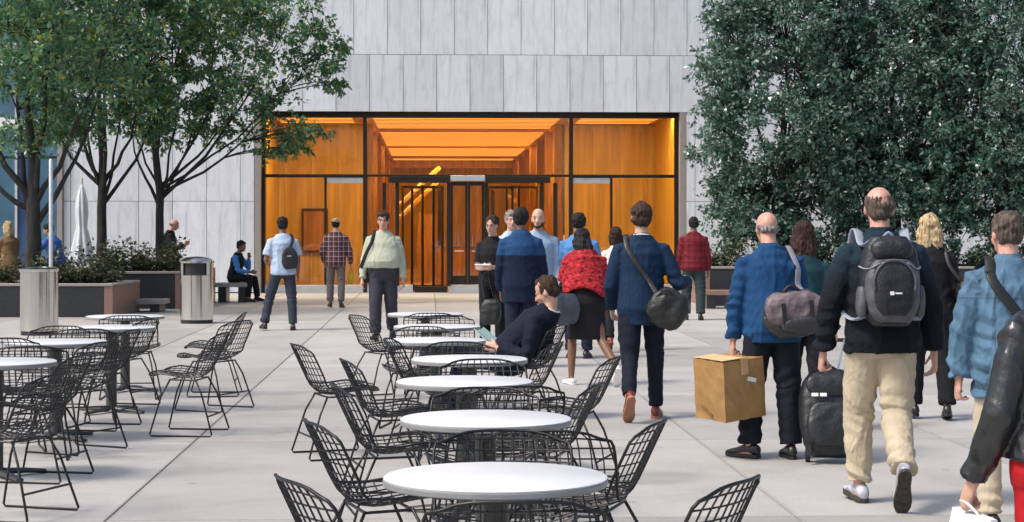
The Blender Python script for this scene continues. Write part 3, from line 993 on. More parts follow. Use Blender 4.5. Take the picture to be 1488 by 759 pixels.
for q in range(7):
    shrub(gx(-10 + q * 13, 34.5), 34.3 + srng.uniform(0, 0.6), 0.50, 'nearer left planter')
for q in range(19):
    px = 152 + q * 5.6
    shrub(gx(px, 37.2), 37.0 + srng.uniform(0, 1.4), 0.64, 'taller left planter')
for q in range(30):
    px = 1040 + q * 15.5
    shrub(gx(px, 38.6), 38.5 + srng.uniform(0, .6), 0.71, 'long right planter')

# ------------------------------------------------------------------ bins, post, parasol
def bin_(label, x, y, r, h, domed):
    t = thing('litter_bin', label, 'litter bin', (x, y, 0), 0, 'steel litter bins')
    g = Geo(); g.lathe([(r * .96, 0), (r * .96, 0.06)], 40); g.obj('base_ring', M['black'], t, autosmooth=40)
    if domed:
        top = h - 0.30
        g = Geo(); g.lathe([(r, 0.062), (r, top)], 48); g.obj('body', M['steel'], t, autosmooth=40)
        # hood: ring with an opening towards the camera
        n = 48
        g = Geo()
        z0, z1 = top + 0.004, top + 0.20
        angs = [2 * PI * i / n for i in range(n + 1)]
        for i in range(n):
            am = (angs[i] + angs[i + 1]) / 2
            dd = (am - 1.5 * PI + PI) % (2 * PI) - PI
            if abs(dd) < 0.72: continue
            q = [(rr * math.cos(a), rr * math.sin(a), z) for z in (z0, z1) for rr in (r, r - 0.02) for a in (angs[i], angs[i + 1])]
            g.add(q, [(0, 1, 5, 4), (3, 2, 6, 7), (0, 4, 6, 2), (1, 3, 7, 5), (4, 5, 7, 6), (0, 2, 3, 1)])
        g.obj('hood', M['steel'], t)
        g = Geo(); g.lathe([(r - 0.03, z0), (r - 0.03, z1)], 32); g.obj('liner', M['black'], t, autosmooth=40)
        g = Geo(); g.lathe([(r + 0.012, z1 + 0.002), (r + 0.012, z1 + 0.035), (r * .93, z1 + 0.06), (r * .62, z1 + 0.095), (r * .2, z1 + 0.11), (0.005, z1 + 0.112)], 48); g.obj('lid', M['steel'], t, autosmooth=35)
    else:
        g = Geo(); g.lathe([(r, 0.062), (r, h - 0.07)], 48); g.obj('body', M['steel'], t, autosmooth=40)
        g = Geo(); g.lathe([(r + 0.012, h - 0.068), (r + 0.014, h - 0.03), (r * .9, h - 0.012), (r * .55, h), (r * .5, h - 0.03), (0.005, h - 0.035)], 48); g.obj('lid', M['steel'], t, autosmooth=35)
bin_('cylindrical steel litter bin with flat rim at the left', gx(57, 27.4), 27.4, 0.275, 1.0, False)
bin_('steel litter bin with domed lid and dark slot', gx(286, 30.9), 30.9, 0.275, 1.10, True)
t = thing('white_post', 'slim white metal post beside the thick tree trunk', 'post', (gx(74, 32.2), 32.2, 0))
g = Geo(); g.lathe([(0.035, 0), (0.035, 2.75), (0.02, 2.78)], 16); g.obj('shaft', M['alu'], t, autosmooth=40)
g = Geo(); g.lathe([(0.10, 0.0), (0.10, 0.02), (0.05, 0.03)], 16); g.obj('foot_plate', M['alu'], t, autosmooth=40)
t = thing('parasol', 'closed white parasol with hanging folds behind the shrubs', 'parasol', (gx(119, 42.5), 42.5, 0))
g = Geo(); g.lathe([(0.25, 0), (0.25, 0.06), (0.06, 0.09)], 20); g.obj('base', M['alu'], t, autosmooth=40)
g = Geo(); g.lathe([(0.025, 0.09), (0.025, 2.75)], 10); g.obj('pole', M['alu'], t, autosmooth=40)
g = Geo()
rings = []
for z, r, amp in ((0.80, .30, .22), (0.95, .29, .22), (1.15, .25, .2), (1.4, .20, .16), (1.6, .15, .1), (1.7, .15, .12), (1.95, .17, .14), (2.2, .15, .12), (2.4, .11, .1), (2.55, .05, .05), (2.6, .03, .0)):
    ring = []
    for j in range(48):
        a = 2 * PI * j / 48
        rr = r * .82 * (1 + amp * math.sin(8 * a + z * 2) + amp * .4 * math.sin(13 * a + 3 * z))
        ring.append(Vector((rr * math.cos(a) - max(0, 1.2 - z) * .1, rr * math.sin(a), z + 0.03 * math.sin(5 * a) * (z < 0.9))))
    rings.append(ring)
g.ring_loft(rings)
g.obj('canopy', cloth('white_canvas', (0.55, 0.58, 0.63), 0.08), t, smooth=True)

# ------------------------------------------------------------------ tables
TR = 0.37
def make_table():
    t = thing('cafe_table', 'x', 'table')
    g = Geo(); g.lathe([(TR - 0.004, 0.690), (TR, 0.694), (TR, 0.708), (TR - 0.004, 0.711)], 64); g.obj('edge_band', M['tabledge'], t, autosmooth=40)
    g = Geo(); g.lathe([(TR - 0.004, 0.7112), (TR - 0.002, 0.716), (TR - 0.008, 0.720)], 64); g.obj('table_top', M['tabletop'], t, autosmooth=40)
    g = Geo(); g.lathe([(0.045, 0.03), (0.045, 0.655)], 20); g.obj('column', M['column'], t, autosmooth=40)
    g = Geo(); g.lathe([(0.05, 0.656), (0.16, 0.672), (0.16, 0.688)], 20); g.obj('top_bracket', M['column'], t, autosmooth=40)
    for k in range(4):
        a = k * PI / 2 + PI / 4
        u = Vector((math.cos(a), math.sin(a), 0))
        g = Geo(); g.tube([u * 0.046 + Vector((0, 0, 0.035)), u * 0.2 + Vector((0, 0, 0.028)), u * 0.33 + Vector((0, 0, 0.016))], [(0.03, 0.022), (0.03, 0.017), (0.026, 0.012)], 8, side=(-u.y, u.x, 0))
        g.obj('base_arm', M['column'], t, autosmooth=50)
    return t
tproto = make_table()
tfirst = [True]
TAB = {}
def table(key, px, d, label):
    o = tproto if tfirst[0] else copy_tree(tproto)
    tfirst[0] = False
    o.location = (gx(px, d), d, 0); o.rotation_euler = (0, 0, 0.2 * len(TAB) + 0.1)
    tag(o, label, 'table', 'round white cafe tables')
    TAB[key] = Vector((gx(px, d), d, 0))
table('m1', 720, 6.1, 'round white table nearest the camera in the middle row')
table('m2', 706, 8.0, 'round white table, second from the camera in the middle row')
table('m3', 675, 10.0, 'round white table, third from the camera in the middle row')
table('m4', 682, 11.75, 'round white table, fourth of the middle row, just before the seated man')
table('m5', 634, 13.8, 'round white table the seated suited man leans back from')
table('m6', 635, 15.8, 'round white table, sixth in the middle row, behind the seated man')
table('m7', 618, 18.2, 'round white table farthest back in the middle row')
table('l1', -6, 11.5, 'round white table cut by the left edge')
table('l2', 81, 13.6, 'round white table in front of the flat rimmed bin, second in left row')
table('l3', 162, 15.65, 'round white table, third from the camera in the left row')
table('l4', 182, 17.7, 'round white table farthest back in the left row')

# ------------------------------------------------------------------ wire chairs
def shell_pt(u, v):
    """u -1..1 across, v 0..1 from the seat front to the top of the back; chair faces +Y"""
    prof = [(0.0, .270, .435), (.08, .235, .450), (.22, .13, .438), (.38, .01, .420), (.50, -.075, .420), (.58, -.135, .448), (.66, -.175, .515), (.76, -.212, .595), (.88, -.256, .690), (1.0, -.298, .775)]
    wid = [(0, .17), (.08, .215), (.22, .25), (.38, .262), (.5, .262), (.58, .258), (.66, .255), (.76, .26), (.88, .26), (.95, .25), (.985, .232), (1, .21)]
    def ip(tab, x):
        for i in range(len(tab) - 1):
            if x <= tab[i + 1][0] + 1e-9:
                q = (x - tab[i][0]) / (tab[i + 1][0] - tab[i][0])
                q = max(0, min(1, q))
                return [a + (b - a) * q for a, b in zip(tab[i][1:], tab[i + 1][1:])]
        return list(tab[-1][1:])
    # smooth by averaging neighbours
    acc = [0, 0]; ww = 0
    for dv in (-.05, -.025, 0, .025, .05):
        q = ip(prof, max(0, min(1, v + dv)))
        acc[0] += q[0]; acc[1] += q[1]
    y, z = acc[0] / 5, acc[1] / 5
    wv = ip(wid, v)[0]
    e = u * u
    if v < .5: z += 0.055 * e * min(1, v / .3 + .3); 
    else:
        q = min(1, (v - .5) / .2)
        z += 0.055 * e * (1 - q)
        y += 0.055 * e * q
    # corners of the back and seat drop away
    if v > .9: z -= 0.03 * e * e * (v - .9) / .1
    return Vector((u * wv, y, z))

def make_chair():
    t = thing('wire_chair', 'x', 'chair')
    g = Geo()
    WR_ = 0.0033
    nu, nv = 12, 18
    for i in range(1, nu):
        u = -1 + 2 * i / nu
        g.tube([shell_pt(u, v / 18) for v in range(19)], WR_, 4)
    for j in range(1, nv):
        v = j / nv
        g.tube([shell_pt(-1 + 2 * i / 8, v) for i in range(9)], WR_, 4)
    tag(g.obj('wire_mesh', M['wire'], t), kind='stuff')
    g = Geo()
    loop = [shell_pt(-1, v / 20) for v in range(21)] + [shell_pt(-1 + 2 * i / 10, 1) for i in range(1, 10)] + [shell_pt(1, 1 - v / 20) for v in range(21)] + [shell_pt(1 - 2 * i / 10, 0) for i in range(1, 10)]
    g.tube(loop, 0.0062, 6, closed=True)
    g.obj('rim', M['wire'], t, smooth=True)
    # sled base: one bent rod each side
    for sx in (-1, 1):
        g = Geo()
        g.tube([(sx * .17, .10, .425), (sx * .205, .16, .30), (sx * .25, .235, .02), (sx * .25, .225, .007), (sx * .25, -.225, .007), (sx * .25, -.235, .02), (sx * .205, -.15, .30), (sx * .17, -.09, .42)], 0.0070, 6)
        g.obj('leg', M['wire'], t, smooth=True)
    for (p, q, nm) in (((-.17, .10, .418), (.17, .10, .418), 'cross_bar'), ((-.17, -.09, .413), (.17, -.09, .413), 'cross_bar'), ((-.232, -.20, .15), (.232, -.20, .15), 'stretcher')):
        g = Geo(); g.tube([p, q], 0.0065, 6); g.obj(nm, M['wire'], t)
    for sx in (-1, 1):
        g = Geo(); g.tube([(sx * .17, .11, .418), (sx * .17, -.10, .413)], 0.0065, 6); g.obj('seat_rail', M['wire'], t)
    return t
cproto = make_chair()
cfirst = [True]
def chair(px, d, face, label):
    """face: 0 looks away from the camera, 90 looks left, -90 right, 180 at the camera"""
    o = cproto if cfirst[0] else copy_tree(cproto)
    cfirst[0] = False
    o.location = (gx(px, d), d, 0); o.rotation_euler = (0, 0, R(face))
    tag(o, label, 'chair', 'black wire mesh chairs')
    return o
def chair_at(key, dx, dy, face, label):
    p = TAB[key]
    return chair(744 + (p.x + dx) / (p.y + dy) * FPX, p.y + dy, face, label)
# left side of the middle row, all looking right
chair(540, 5.8, -66, 'black wire chair at bottom left, cut by the lower edge, left of nearest table')
chair(548, 7.5, -72, 'black wire chair left of the nearest table, its whole back showing')
chair(566, 9.25, -78, 'black wire chair between the second and third tables, left side')
chair(566, 11.05, -76, 'black wire chair left of the third table, half behind another chair')
chair(486, 12.6, -70, 'black wire chair standing apart furthest left of the middle row')
chair(618, 13.1, -95, 'black wire chair tucked left of the fourth table')
chair(556, 17.0, -60, 'black wire chair by the green shirted man, left of the far tables')
# right side, looking left
chair(862, 7.5, 74, 'black wire chair right of the nearest table, its whole back showing')
chair(962, 5.8, 62, 'black wire chair at bottom right standing alone, cut by lower edge')
chair(790, 9.3, 78, 'black wire chair right of the second table')
chair(832, 11.3, 75, 'black wire chair behind the second table, legs showing beside the blazer man')
chair(756, 12.75, 75, 'black wire chair right of the fourth table, just below the seated man')
SEATCH = chair(772, 15.2, 92, 'black wire chair the suited man is sitting on')
# chairs facing along the row
chair_at('m1', 0.05, -0.62, 3, 'black wire chair in front of the nearest table, mostly below the frame')
chair_at('m1', 0.03, 0.68, 183, 'black wire chair behind the nearest table, facing the camera')
chair_at('m2', 0.30, -0.66, -14, 'black wire chair in front of the second table, back to the camera')
chair_at('m2', -0.03, 0.72, 176, 'black wire chair behind the second table, facing the camera')
chair_at('m3', 0.22, -0.66, 12, 'black wire chair in front of the third table, back to the camera')
chair_at('m3', 0.12, 0.72, 190, 'black wire chair behind the third table, facing the camera')
chair_at('m4', -0.1, 0.7, 180, 'black wire chair behind the fourth table, facing the camera')
chair_at('m5', -0.18, 0.72, 172, 'black wire chair behind the table of the seated man')
chair_at('m6', 0.05, 0.7, 183, 'black wire chair behind the sixth table of the middle row')
chair_at('m7', 0.1, -0.68, 0, 'black wire chair in front of the farthest middle table')
# left group
chair(22, 9.95, 72, 'black wire chair at the left edge, nearest of the left group')
chair(60, 11.45, 80, 'black wire chair second nearest in the left group')
chair(112, 12.9, 62, 'black wire chair right of the left edge table, third in its line')
chair(146, 14.4, 80, 'black wire chair beside the second left table')
chair(178, 16.1, 75, 'black wire chair right of the third left table')
chair(8, 12.9, 200, 'black wire chair behind the left edge table, seen through another')
chair(70, 14.6, 170, 'black wire chair behind the second left table')
chair(45, 12.5, 10, 'black wire chair in front of the second left table')
chair(120, 14.7, 15, 'black wire chair in front of the third left table')
chair(190, 17.0, 5, 'black wire chair in front of the farthest left table')
chair(276, 14.0, 84, 'black wire chair standing apart in the left aisle, front one of three')
chair(312, 15.9, 66, 'black wire chair in the left aisle, middle one of three')
chair(312, 17.3, 95, 'black wire chair in the left aisle, rear one of three')
# ================================================================== PEOPLE
PENDING = []     # (object, voxel size, smoothing steps, post function)
def voxel(geo, name, mat, parent, vox, smooth=3, post=None):
    o = geo.obj(name, mat, parent)
    m = o.modifiers.new('r', 'REMESH'); m.mode = 'VOXEL'; m.voxel_size = vox; m.use_smooth_shade = True
    if smooth:
        s_ = o.modifiers.new('s', 'SMOOTH'); s_.factor = 0.5; s_.iterations = smooth
    PENDING.append((o, post))
    return o

def finish_voxels():
    bpy.context.view_layer.update()
    dg = bpy.context.evaluated_depsgraph_get()
    res = []
    for o, post in PENDING:
        me = bpy.data.meshes.new_from_object(o.evaluated_get(dg))
        res.append((o, post, me))
    for o, post, me in res:
        o.modifiers.clear()
        old = o.data
        nm = old.name
        me.name = nm
        o.data = me
        if len(me.materials) == 0: me.materials.append(old.materials[0])
        bpy.data.meshes.remove(old)
        if post is not None:
            n = len(me.vertices)
            co = np.empty(n * 3); me.vertices.foreach_get('co', co); co = co.reshape(-1, 3)
            no = np.empty(n * 3); me.vertex_normals.foreach_get('vector', no); no = no.reshape(-1, 3)
            co = co + no * post(co)[:, None]
            me.vertices.foreach_set('co', co.reshape(-1))
        me.polygons.foreach_set('use_smooth', np.ones(len(me.polygons), dtype=bool))
        me.update()
    PENDING.clear()

def sines(co, freq, seed, n=6):
    rs = np.random.RandomState(seed)
    out = np.zeros(len(co))
    for _ in range(n):
        k = rs.normal(size=3); k /= np.linalg.norm(k)
        f = freq * rs.uniform(0.6, 1.6)
        out += np.sin(co @ k * f + rs.uniform(0, 6.28) + 1.1 * np.sin(co @ rs.normal(size=3) * f * 0.4))
    return out / n ** 0.5

def fold_fn(segs, seed, amp=0.006, noise_amp=0.004):
    """cloth folds: rings gathering near the joints of each limb, soft drag lines elsewhere"""
    S = [(np.array(a), np.array(b), amp_j) for a, b, amp_j in segs]
    def fn(co):
        ph = sines(co, 11, seed + 3); patch = np.clip(0.45 + 0.75 * sines(co, 13, seed + 6), 0, 1.2)
        best = np.full(len(co), 1e9); disp = np.zeros(len(co))
        for a, b, aj in S:
            ab = b - a; L = np.linalg.norm(ab) + 1e-9
            t = ((co - a) @ ab) / (L * L); tc = np.clip(t, 0, 1)
            near = a + tc[:, None] * ab
            dv = co - near
            dist = np.linalg.norm(dv, axis=1)
            e1 = np.cross(ab / L, [0.3, 0.9, 0.1]); e1 /= np.linalg.norm(e1); e2 = np.cross(ab / L, e1)
            an = np.arctan2(dv @ e2, dv @ e1)
            ring = np.sin(t * L * 2 * PI / 0.095 + 1.6 * np.cos(an + seed) + 2.6 * ph + seed)
            ring = np.sign(ring) * np.abs(ring) ** 1.4
            wgt = 0.16 + 0.84 * np.maximum(np.exp(-((t - 1) * L / 0.13) ** 2), 0.55 * np.exp(-(t * L / 0.10) ** 2))
            dd = ring * wgt * patch * amp * aj
            k = dist < best
            best[k] = dist[k]; disp[k] = dd[k]
        c2 = co.copy(); c2[:, 2] *= 0.45
        r1 = np.clip(1 - 1.3 * np.abs(sines(c2, 13, seed)), 0, 1) ** 4
        r2 = np.clip(1 - 1.3 * np.abs(sines(c2, 25, seed + 1)), 0, 1) ** 4
        r3 = np.clip(1 - 1.3 * np.abs(sines(co, 48, seed + 2)), 0, 1) ** 3
        return disp + noise_amp * (1.25 * (r1 - 0.2) + 0.9 * (r2 - 0.2) * patch + 0.5 * (r3 - 0.2))
    return fn

SKIN = {}
def skin(name, col):
    if name not in SKIN:
        m = simple('skin_' + name, col, 0.5, 0, 0.13, 25.0, 0.1, 120)
        m.node_tree.nodes["Principled BSDF"].inputs['Subsurface Weight'].default_value = 0.08
        m.node_tree.nodes["Principled BSDF"].inputs['Subsurface Radius'].default_value = (0.02, 0.008, 0.004)
        SKIN[name] = m
    return SKIN[name]
SK = dict(fair=(0.56, 0.33, 0.24), tan=(0.42, 0.235, 0.15), brown=(0.20, 0.10, 0.06), dark=(0.10, 0.05, 0.033), pink=(0.58, 0.31, 0.235))

def hairmat(name, col):
    m = simple('hair_' + name, col, 0.6, 0, 0.65, 60.0, 1.0, 140, (1, 1, 0.2), spec=.3)
    return m
HM = dict(black=hairmat('black', (0.012, 0.010, 0.010)), brown=hairmat('brown', (0.045, 0.024, 0.014)), grey=hairmat('grey', (0.22, 0.20, 0.19)),
          blond=hairmat('blond', (0.46, 0.34, 0.19)), salt=hairmat('salt', (0.10, 0.075, 0.06)), red=hairmat('dark_auburn', (0.035, 0.013, 0.010)))
_eye, _t, _b = new_mat('eye')
_tc = _t.nodes.new("ShaderNodeTexCoord"); _sp = _t.nodes.new("ShaderNodeSeparateXYZ")
_t.links.new(_tc.outputs['Object'], _sp.inputs[0])
_r = ramp(_t, [(0.0, (0.7, 0.68, 0.65)), (0.45, (0.7, 0.68, 0.65)), (0.5, (0.05, 0.028, 0.015)), (1.0, (0.03, 0.015, 0.01))])
_mr = N(_t, "ShaderNodeMapRange"); _mr.inputs['From Min'].default_value = 0.004; _mr.inputs['From Max'].default_value = 0.013
_t.links.new(_sp.outputs[1], _mr.inputs[0]); _t.links.new(_mr.outputs[0], _r.inputs[0]); _t.links.new(_r.outputs[0], _b.inputs['Base Color'])
_b.inputs['Roughness'].default_value = 0.15
_g = Geo(); _g.ell((0, 0, 0), (0.0125, 0.0125, 0.0125), None, 12, 8)
EYE = _g.mesh('eye', True); EYE.materials.append(_eye)
LIP = simple('lips', (0.30, 0.11, 0.09), 0.5)

TORSO_M = [(-.12, .150, .100, .0), (-.04, .168, .118, -.012), (.06, .163, .115, -.004), (.14, .154, .106, .0), (.22, .152, .108, .004), (.32, .165, .116, .0), (.40, .172, .112, -.006), (.45, .155, .098, -.012), (.49, .125, .084, -.016), (.525, .094, .072, -.018), (.56, .070, .062, -.016)]
TORSO_F = [(-.12, .160, .105, .0), (-.04, .178, .122, -.014), (.06, .165, .115, -.004), (.14, .142, .098, .0), (.22, .135, .098, .006), (.32, .148, .116, .012), (.40, .152, .108, .0), (.45, .136, .090, -.01), (.49, .108, .078, -.014), (.525, .080, .064, -.016), (.56, .060, .055, -.014)]

class Person:
    def __init__(s, label, px, d, face, H=1.75, sex='m', bulk=1.0, belly=0.0, lean=4, twist=0, head=(0, 0), skin_='fair',
                 armL=None, armR=None, legL=None, legR=None, curl=(30, 30), toe=(8, 8), seat=None, vox=0.010, face_detail=False, seed=1, x=None):
        s.H = H; s.s = H / 1.75; s.sex = sex; s.bulk = bulk; s.belly = belly; s.seed = seed; s.vox = vox
        s.d = d; X = gx(px, d) if x is None else x
        s.root = thing('person', label, 'person', (X, d, 0), R(face))
        s.M3 = Matrix.Translation((X, d, 0)) @ Matrix.Rotation(R(face), 4, 'Z')
        s.T = TORSO_F if sex == 'f' else TORSO_M
        k = s.s
        DOWN = (0.17, 0.0, -1)
        s.arms = {1: armR or (DOWN, (0.06, 0.22, -1)), -1: armL or (DOWN, (0.06, 0.22, -1))}
        s.legs = {1: legR or ((0.02, 0, -1), (0, 0, -1), 0), -1: legL or ((0.02, 0, -1), (0, 0, -1), 0)}
        s.toe = {1: toe[1], -1: toe[0]}; s.curl = {1: curl[1], -1: curl[0]}
        s.lean = R(lean); s.twist = R(twist)
        s.hz = 0.0
        s._skeleton()
        if seat is None:
            for sd in (1, -1):
                th, sh, pt = s.legs[sd][:3]
                if pt < -12:
                    for _ in range(60):
                        if s.foot_low(sd) >= s.foot_low(-sd) - .002: break
                        sh = (sh[0], sh[1] - .03, sh[2])
                        s.legs[sd] = (th, sh, pt)
                        s._skeleton()
            lo = min(s.foot_low(sd) for sd in (1, -1))
            s.hz = -lo
        else:
            s.hz = seat
        s._skeleton()
        s.headR = s.rot(1.0) @ Matrix.Rotation(R(head[1]), 3, 'Z') @ Matrix.Rotation(-R(head[0]) - s.lean * -0.7, 3, 'X')
        nb = s.tp(0, -0.014, 0.53)
        s.neck0 = nb
        s.headC = nb + (s.rot(1.0) @ Vector((0, 0.022, 0.065)) + s.headR @ Vector((0, 0.012, 0.098))) * k
        s.skin = skin(skin_, SK[skin_])
        s._body()
        if face_detail: s._face()
    def rot(s, w_): return Matrix.Rotation(s.twist * w_, 3, 'Z') @ Matrix.Rotation(-s.lean * w_, 3, 'X')
    def tp(s, x, y, z):
        """torso point; z is height above the hip joints (for a 1.75 m body)"""
        w_ = max(0.0, min(1.0, (z + 0.05) / 0.28))
        return Vector((0, 0, s.hz)) + s.rot(w_) @ Vector((x, y, z)) * s.s
    def _skeleton(s):
        k = s.s
        sw = (0.178 if s.sex == 'm' else 0.156) * (0.75 + 0.25 * s.bulk)
        s.J = {}
        for sd in (1, -1):
            S = s.tp(sd * sw, -0.012, 0.432)
            a, f = [Vector((v[0] * sd, v[1], v[2])).normalized() for v in s.arms[sd][:2]]
            E = S + a * 0.295 * k; Wr = E + f * 0.25 * k
            s.J[('S', sd)], s.J[('E', sd)], s.J[('W', sd)] = S, E, Wr
            s.J[('fd', sd)] = f
            hp = s.tp(sd * 0.088, 0, -0.01)
            t_, c_ = [Vector((v[0] * sd, v[1], v[2])).normalized() for v in s.legs[sd][:2]]
            K = hp + t_ * 0.43 * k; A = K + c_ * 0.415 * k
            s.J[('H', sd)], s.J[('K', sd)], s.J[('A', sd)] = hp, K, A
    def footR(s, sd):
        return Matrix.Rotation(R(-s.toe[sd] * sd), 3, 'Z') @ Matrix.Rotation(R(s.legs[sd][2]), 3, 'X')
    def foot_low(s, sd):
        A = s.J[('A', sd)]; Rf = s.footR(sd)
        return min((A + Rf @ Vector((0, y, -0.085)) * s.s).z for y in (-0.075, 0.10, 0.20))
    # ---- skin surface
    def _body(s):
        k = s.s; g = Geo(); b = 0.9 + 0.1 * s.bulk
        rings = []
        for z, a, dp, yo in s.T:
            rings.append([s.tp(a * .87 * s.bulk * math.cos(2 * PI * j / 20), yo + dp * .88 * s.bulk * math.sin(2 * PI * j / 20), z) for j in range(20)])
        g.ring_loft(rings)
        g.tube([s.tp(0, -.02, .50), s.neck0, s.headC + s.headR @ Vector((0, -.018, -.05)) * k], [(.068 * k * b, .062 * k * b), .056 * k * b, .054 * k * b], 14, rnd=True)
        for sd in (1, -1):
            S, E, Wr = s.J[('S', sd)], s.J[('E', sd)], s.J[('W', sd)]
            g.tube([S, S.lerp(E, .35), S.lerp(E, .75), E, E.lerp(Wr, .3), E.lerp(Wr, .7), Wr], [.040 * k * b, .043 * k * b, .040 * k * b, .037 * k * b, .038 * k * b, .032 * k * b, .026 * k * b], 12, rnd=True)
            s._hand(g, sd)
            hp, K, A = s.J[('H', sd)], s.J[('K', sd)], s.J[('A', sd)]
            g.tube([hp, hp.lerp(K, .4), hp.lerp(K, .8), K, K.lerp(A, .3), K.lerp(A, .65), A], [.074 * k * b, .070 * k * b, .056 * k * b, .049 * k * b, .052 * k * b, .042 * k * b, .033 * k * b], 12, rnd=True)
            Rf = s.footR(sd)
            g.tube([A + Rf @ Vector((0, -.035, -.035)) * k, A + Rf @ Vector((0, .05, -.042)) * k, A + Rf @ Vector((0, .13, -.055)) * k, A + Rf @ Vector((0, .175, -.06)) * k], [(.028 * k, .036 * k), (.032 * k, .034 * k), (.036 * k, .02 * k), (.03 * k, .014 * k)], 10, side=tuple(Rf @ Vector((1, 0, 0))), rnd=True)
        h = lambda p: s.headC + s.headR @ Vector(p) * k
        HR = s.headR
        E_ = lambda c, r: g.ell(h(c), tuple(q * k for q in r), HR, 16, 10)
        E_((0, -.012, .030), (.074, .094, .086))
        E_((0, .022, -.030), (.060, .066, .080))
        E_((0, .060, -.092), (.027, .025, .020))
        E_((0, .040, -.075), (.045, .045, .035))
        for sd in (1, -1):
            E_((sd * .073, -.006, -.012), (.011, .020, .032))
            E_((sd * .036, .066, -.028), (.020, .018, .022))
            E_((sd * .026, .080, .014), (.022, .010, .008))
        g.tube([h((0, .083, .006)), h((0, .100, -.018)), h((0, .106, -.033))], [.009 * k, .012 * k, .015 * k], 8, rnd=True)
        E_((0, .084, -.063), (.022, .010, .007)); E_((0, .081, -.076), (.019, .010, .008))
        s.body = voxel(g, 'body', s.skin, s.root, s.vox * (1.15 if s.d < 20 else 1.05), 2)
    def _hand(s, g, sd):
        k = s.s * (1.0 if s.sex == 'm' else .92)
        Wr = s.J[('W', sd)]; f = s.J[('fd', sd)]
        ref = Vector((0, .75, .65))
        wv = (ref - f * ref.dot(f)).normalized()
        n = f.cross(wv)
        if n.x * sd > 0: n = -n
        c = R(s.curl[sd])
        g.tube([Wr - f * .01, Wr + f * .025 * k, Wr + f * .06 * k, Wr + f * .092 * k], [(.028 * k, .022 * k), (.034 * k, .019 * k), (.041 * k, .017 * k), (.040 * k, .014 * k)], 12, side=tuple(wv), rnd=True)
        for off, ln in ((-.031, .060), (-.010, .074), (.011, .080), (.032, .072)):
            p = Wr + f * .085 * k + wv * off * k
            ang = 0; pts = [p]; q = p
            for i, fr in enumerate((.45, .32, .25)):
                ang += c * (.6, 1.0, .7)[i]
                dirv = f * math.cos(ang) + n * math.sin(ang) + wv * off * .9
                q = q + dirv.normalized() * ln * fr * k * 1.12
                pts.append(q)
            g.tube(pts, [.0095 * k, .009 * k, .0085 * k, .0075 * k], 8, rnd=True)
        p = Wr + f * .022 * k + wv * .024 * k
        d1 = (f * .62 + wv * .62 + n * .35).normalized()
        d2 = (f * .9 + wv * .15 + n * (.3 + .5 * math.sin(c))).normalized()
        g.tube([p, p + d1 * .04 * k, p + d1 * .04 * k + d2 * .03 * k, p + d1 * .04 * k + d2 * .055 * k], [.013 * k, .0115 * k, .010 * k, .008 * k], 8, rnd=True)
    def _face(s):
        k = s.s
        for sd in (1, -1):
            e = link(bpy.data.objects.new('eye', EYE), s.root)
            e.location = s.headC + s.headR @ Vector((sd * .031, .0735, .000)) * k
            e.rotation_euler = s.headR.to_euler(); e.scale = (k, k, k)
            g = Geo(); h = lambda p: s.headC + s.headR @ Vector(p) * k
            g.tube([h((sd * .014, .092, .020)), h((sd * .032, .091, .025)), h((sd * .050, .078, .019))], [.0035 * k, .0045 * k, .003 * k], 6, rnd=True)
            g.obj('eyebrow', s.browmat if hasattr(s, 'browmat') else HM['brown'], s.root, smooth=True)
        g = Geo()
        g.ell(h((0, .0905, -.064)), (.020 * k, .006 * k, .004 * k), s.headR, 10, 6)
        g.ell(h((0, .0885, -.073)), (.017 * k, .006 * k, .005 * k), s.headR, 10, 6)
        o = g.obj('lips', LIP, s.root, smooth=True); o['kind'] = 'stuff'
    # ---- clothing
    def sec(s, z, ease, boxy=0.0):
        T = s.T
        for i in range(len(T) - 1):
            if z <= T[i + 1][0]:
                q = max(0, (z - T[i][0]) / (T[i + 1][0] - T[i][0]))
                a, b, y = [T[i][j] + (T[i + 1][j] - T[i][j]) * q for j in (1, 2, 3)]
                break
        else: a, b, y = T[-1][1:]
        if boxy and z < .42:
            a = a + (max(a, .163 if s.sex == 'm' else .150) - a) * boxy * .8
            b = b + (max(b, .114) - b) * boxy
        bel = s.belly * math.exp(-((z - .14) / .13) ** 2)
        return a * s.bulk + ease + bel * .45, b * s.bulk + ease + bel * .6, y + bel * .45
    def surf(s, z, ang, off):
        """point on the clothed torso; ang 0 = right side, 90 = front, 270 = back"""
        a, b, y = s.sec(z, 0.02, 0.6)
        return s.tp((a + off) * math.cos(R(ang)), y + (b + off) * math.sin(R(ang)), z)
    def top(s, name, mat, hem=-.05, ease=.022, boxy=.5, sleeve='long', flare=0.0, collar=.0, sl=.014, sub=None, foldamp=1.0):
        ease *= .82; sl *= .8
        k = s.s; g = Geo()
        zs = sorted(set([hem, hem + .03] + [z for z in (-.3, -.2, -.1, -.04, .02, .08, .14, .22, .32, .40, .45, .49, .525, .552) if z > hem + .05]))
        rings = []
        for z in zs:
            a, b, y = s.sec(max(z, -.12), ease, boxy)
            if z >= .44: a, b = a - ease * .45, b - ease * .3
            fl = flare * max(0, (.15 - z))
            a += fl; b += fl
            rings.append([s.tp(a * math.cos(2 * PI * j / 24), y + b * math.sin(2 * PI * j / 24), z) for j in range(24)])
        g.ring_loft(rings)
        segs = [(s.tp(0, 0, hem), s.tp(0, 0, .5), .40)]
        bb = .9 + .1 * s.bulk
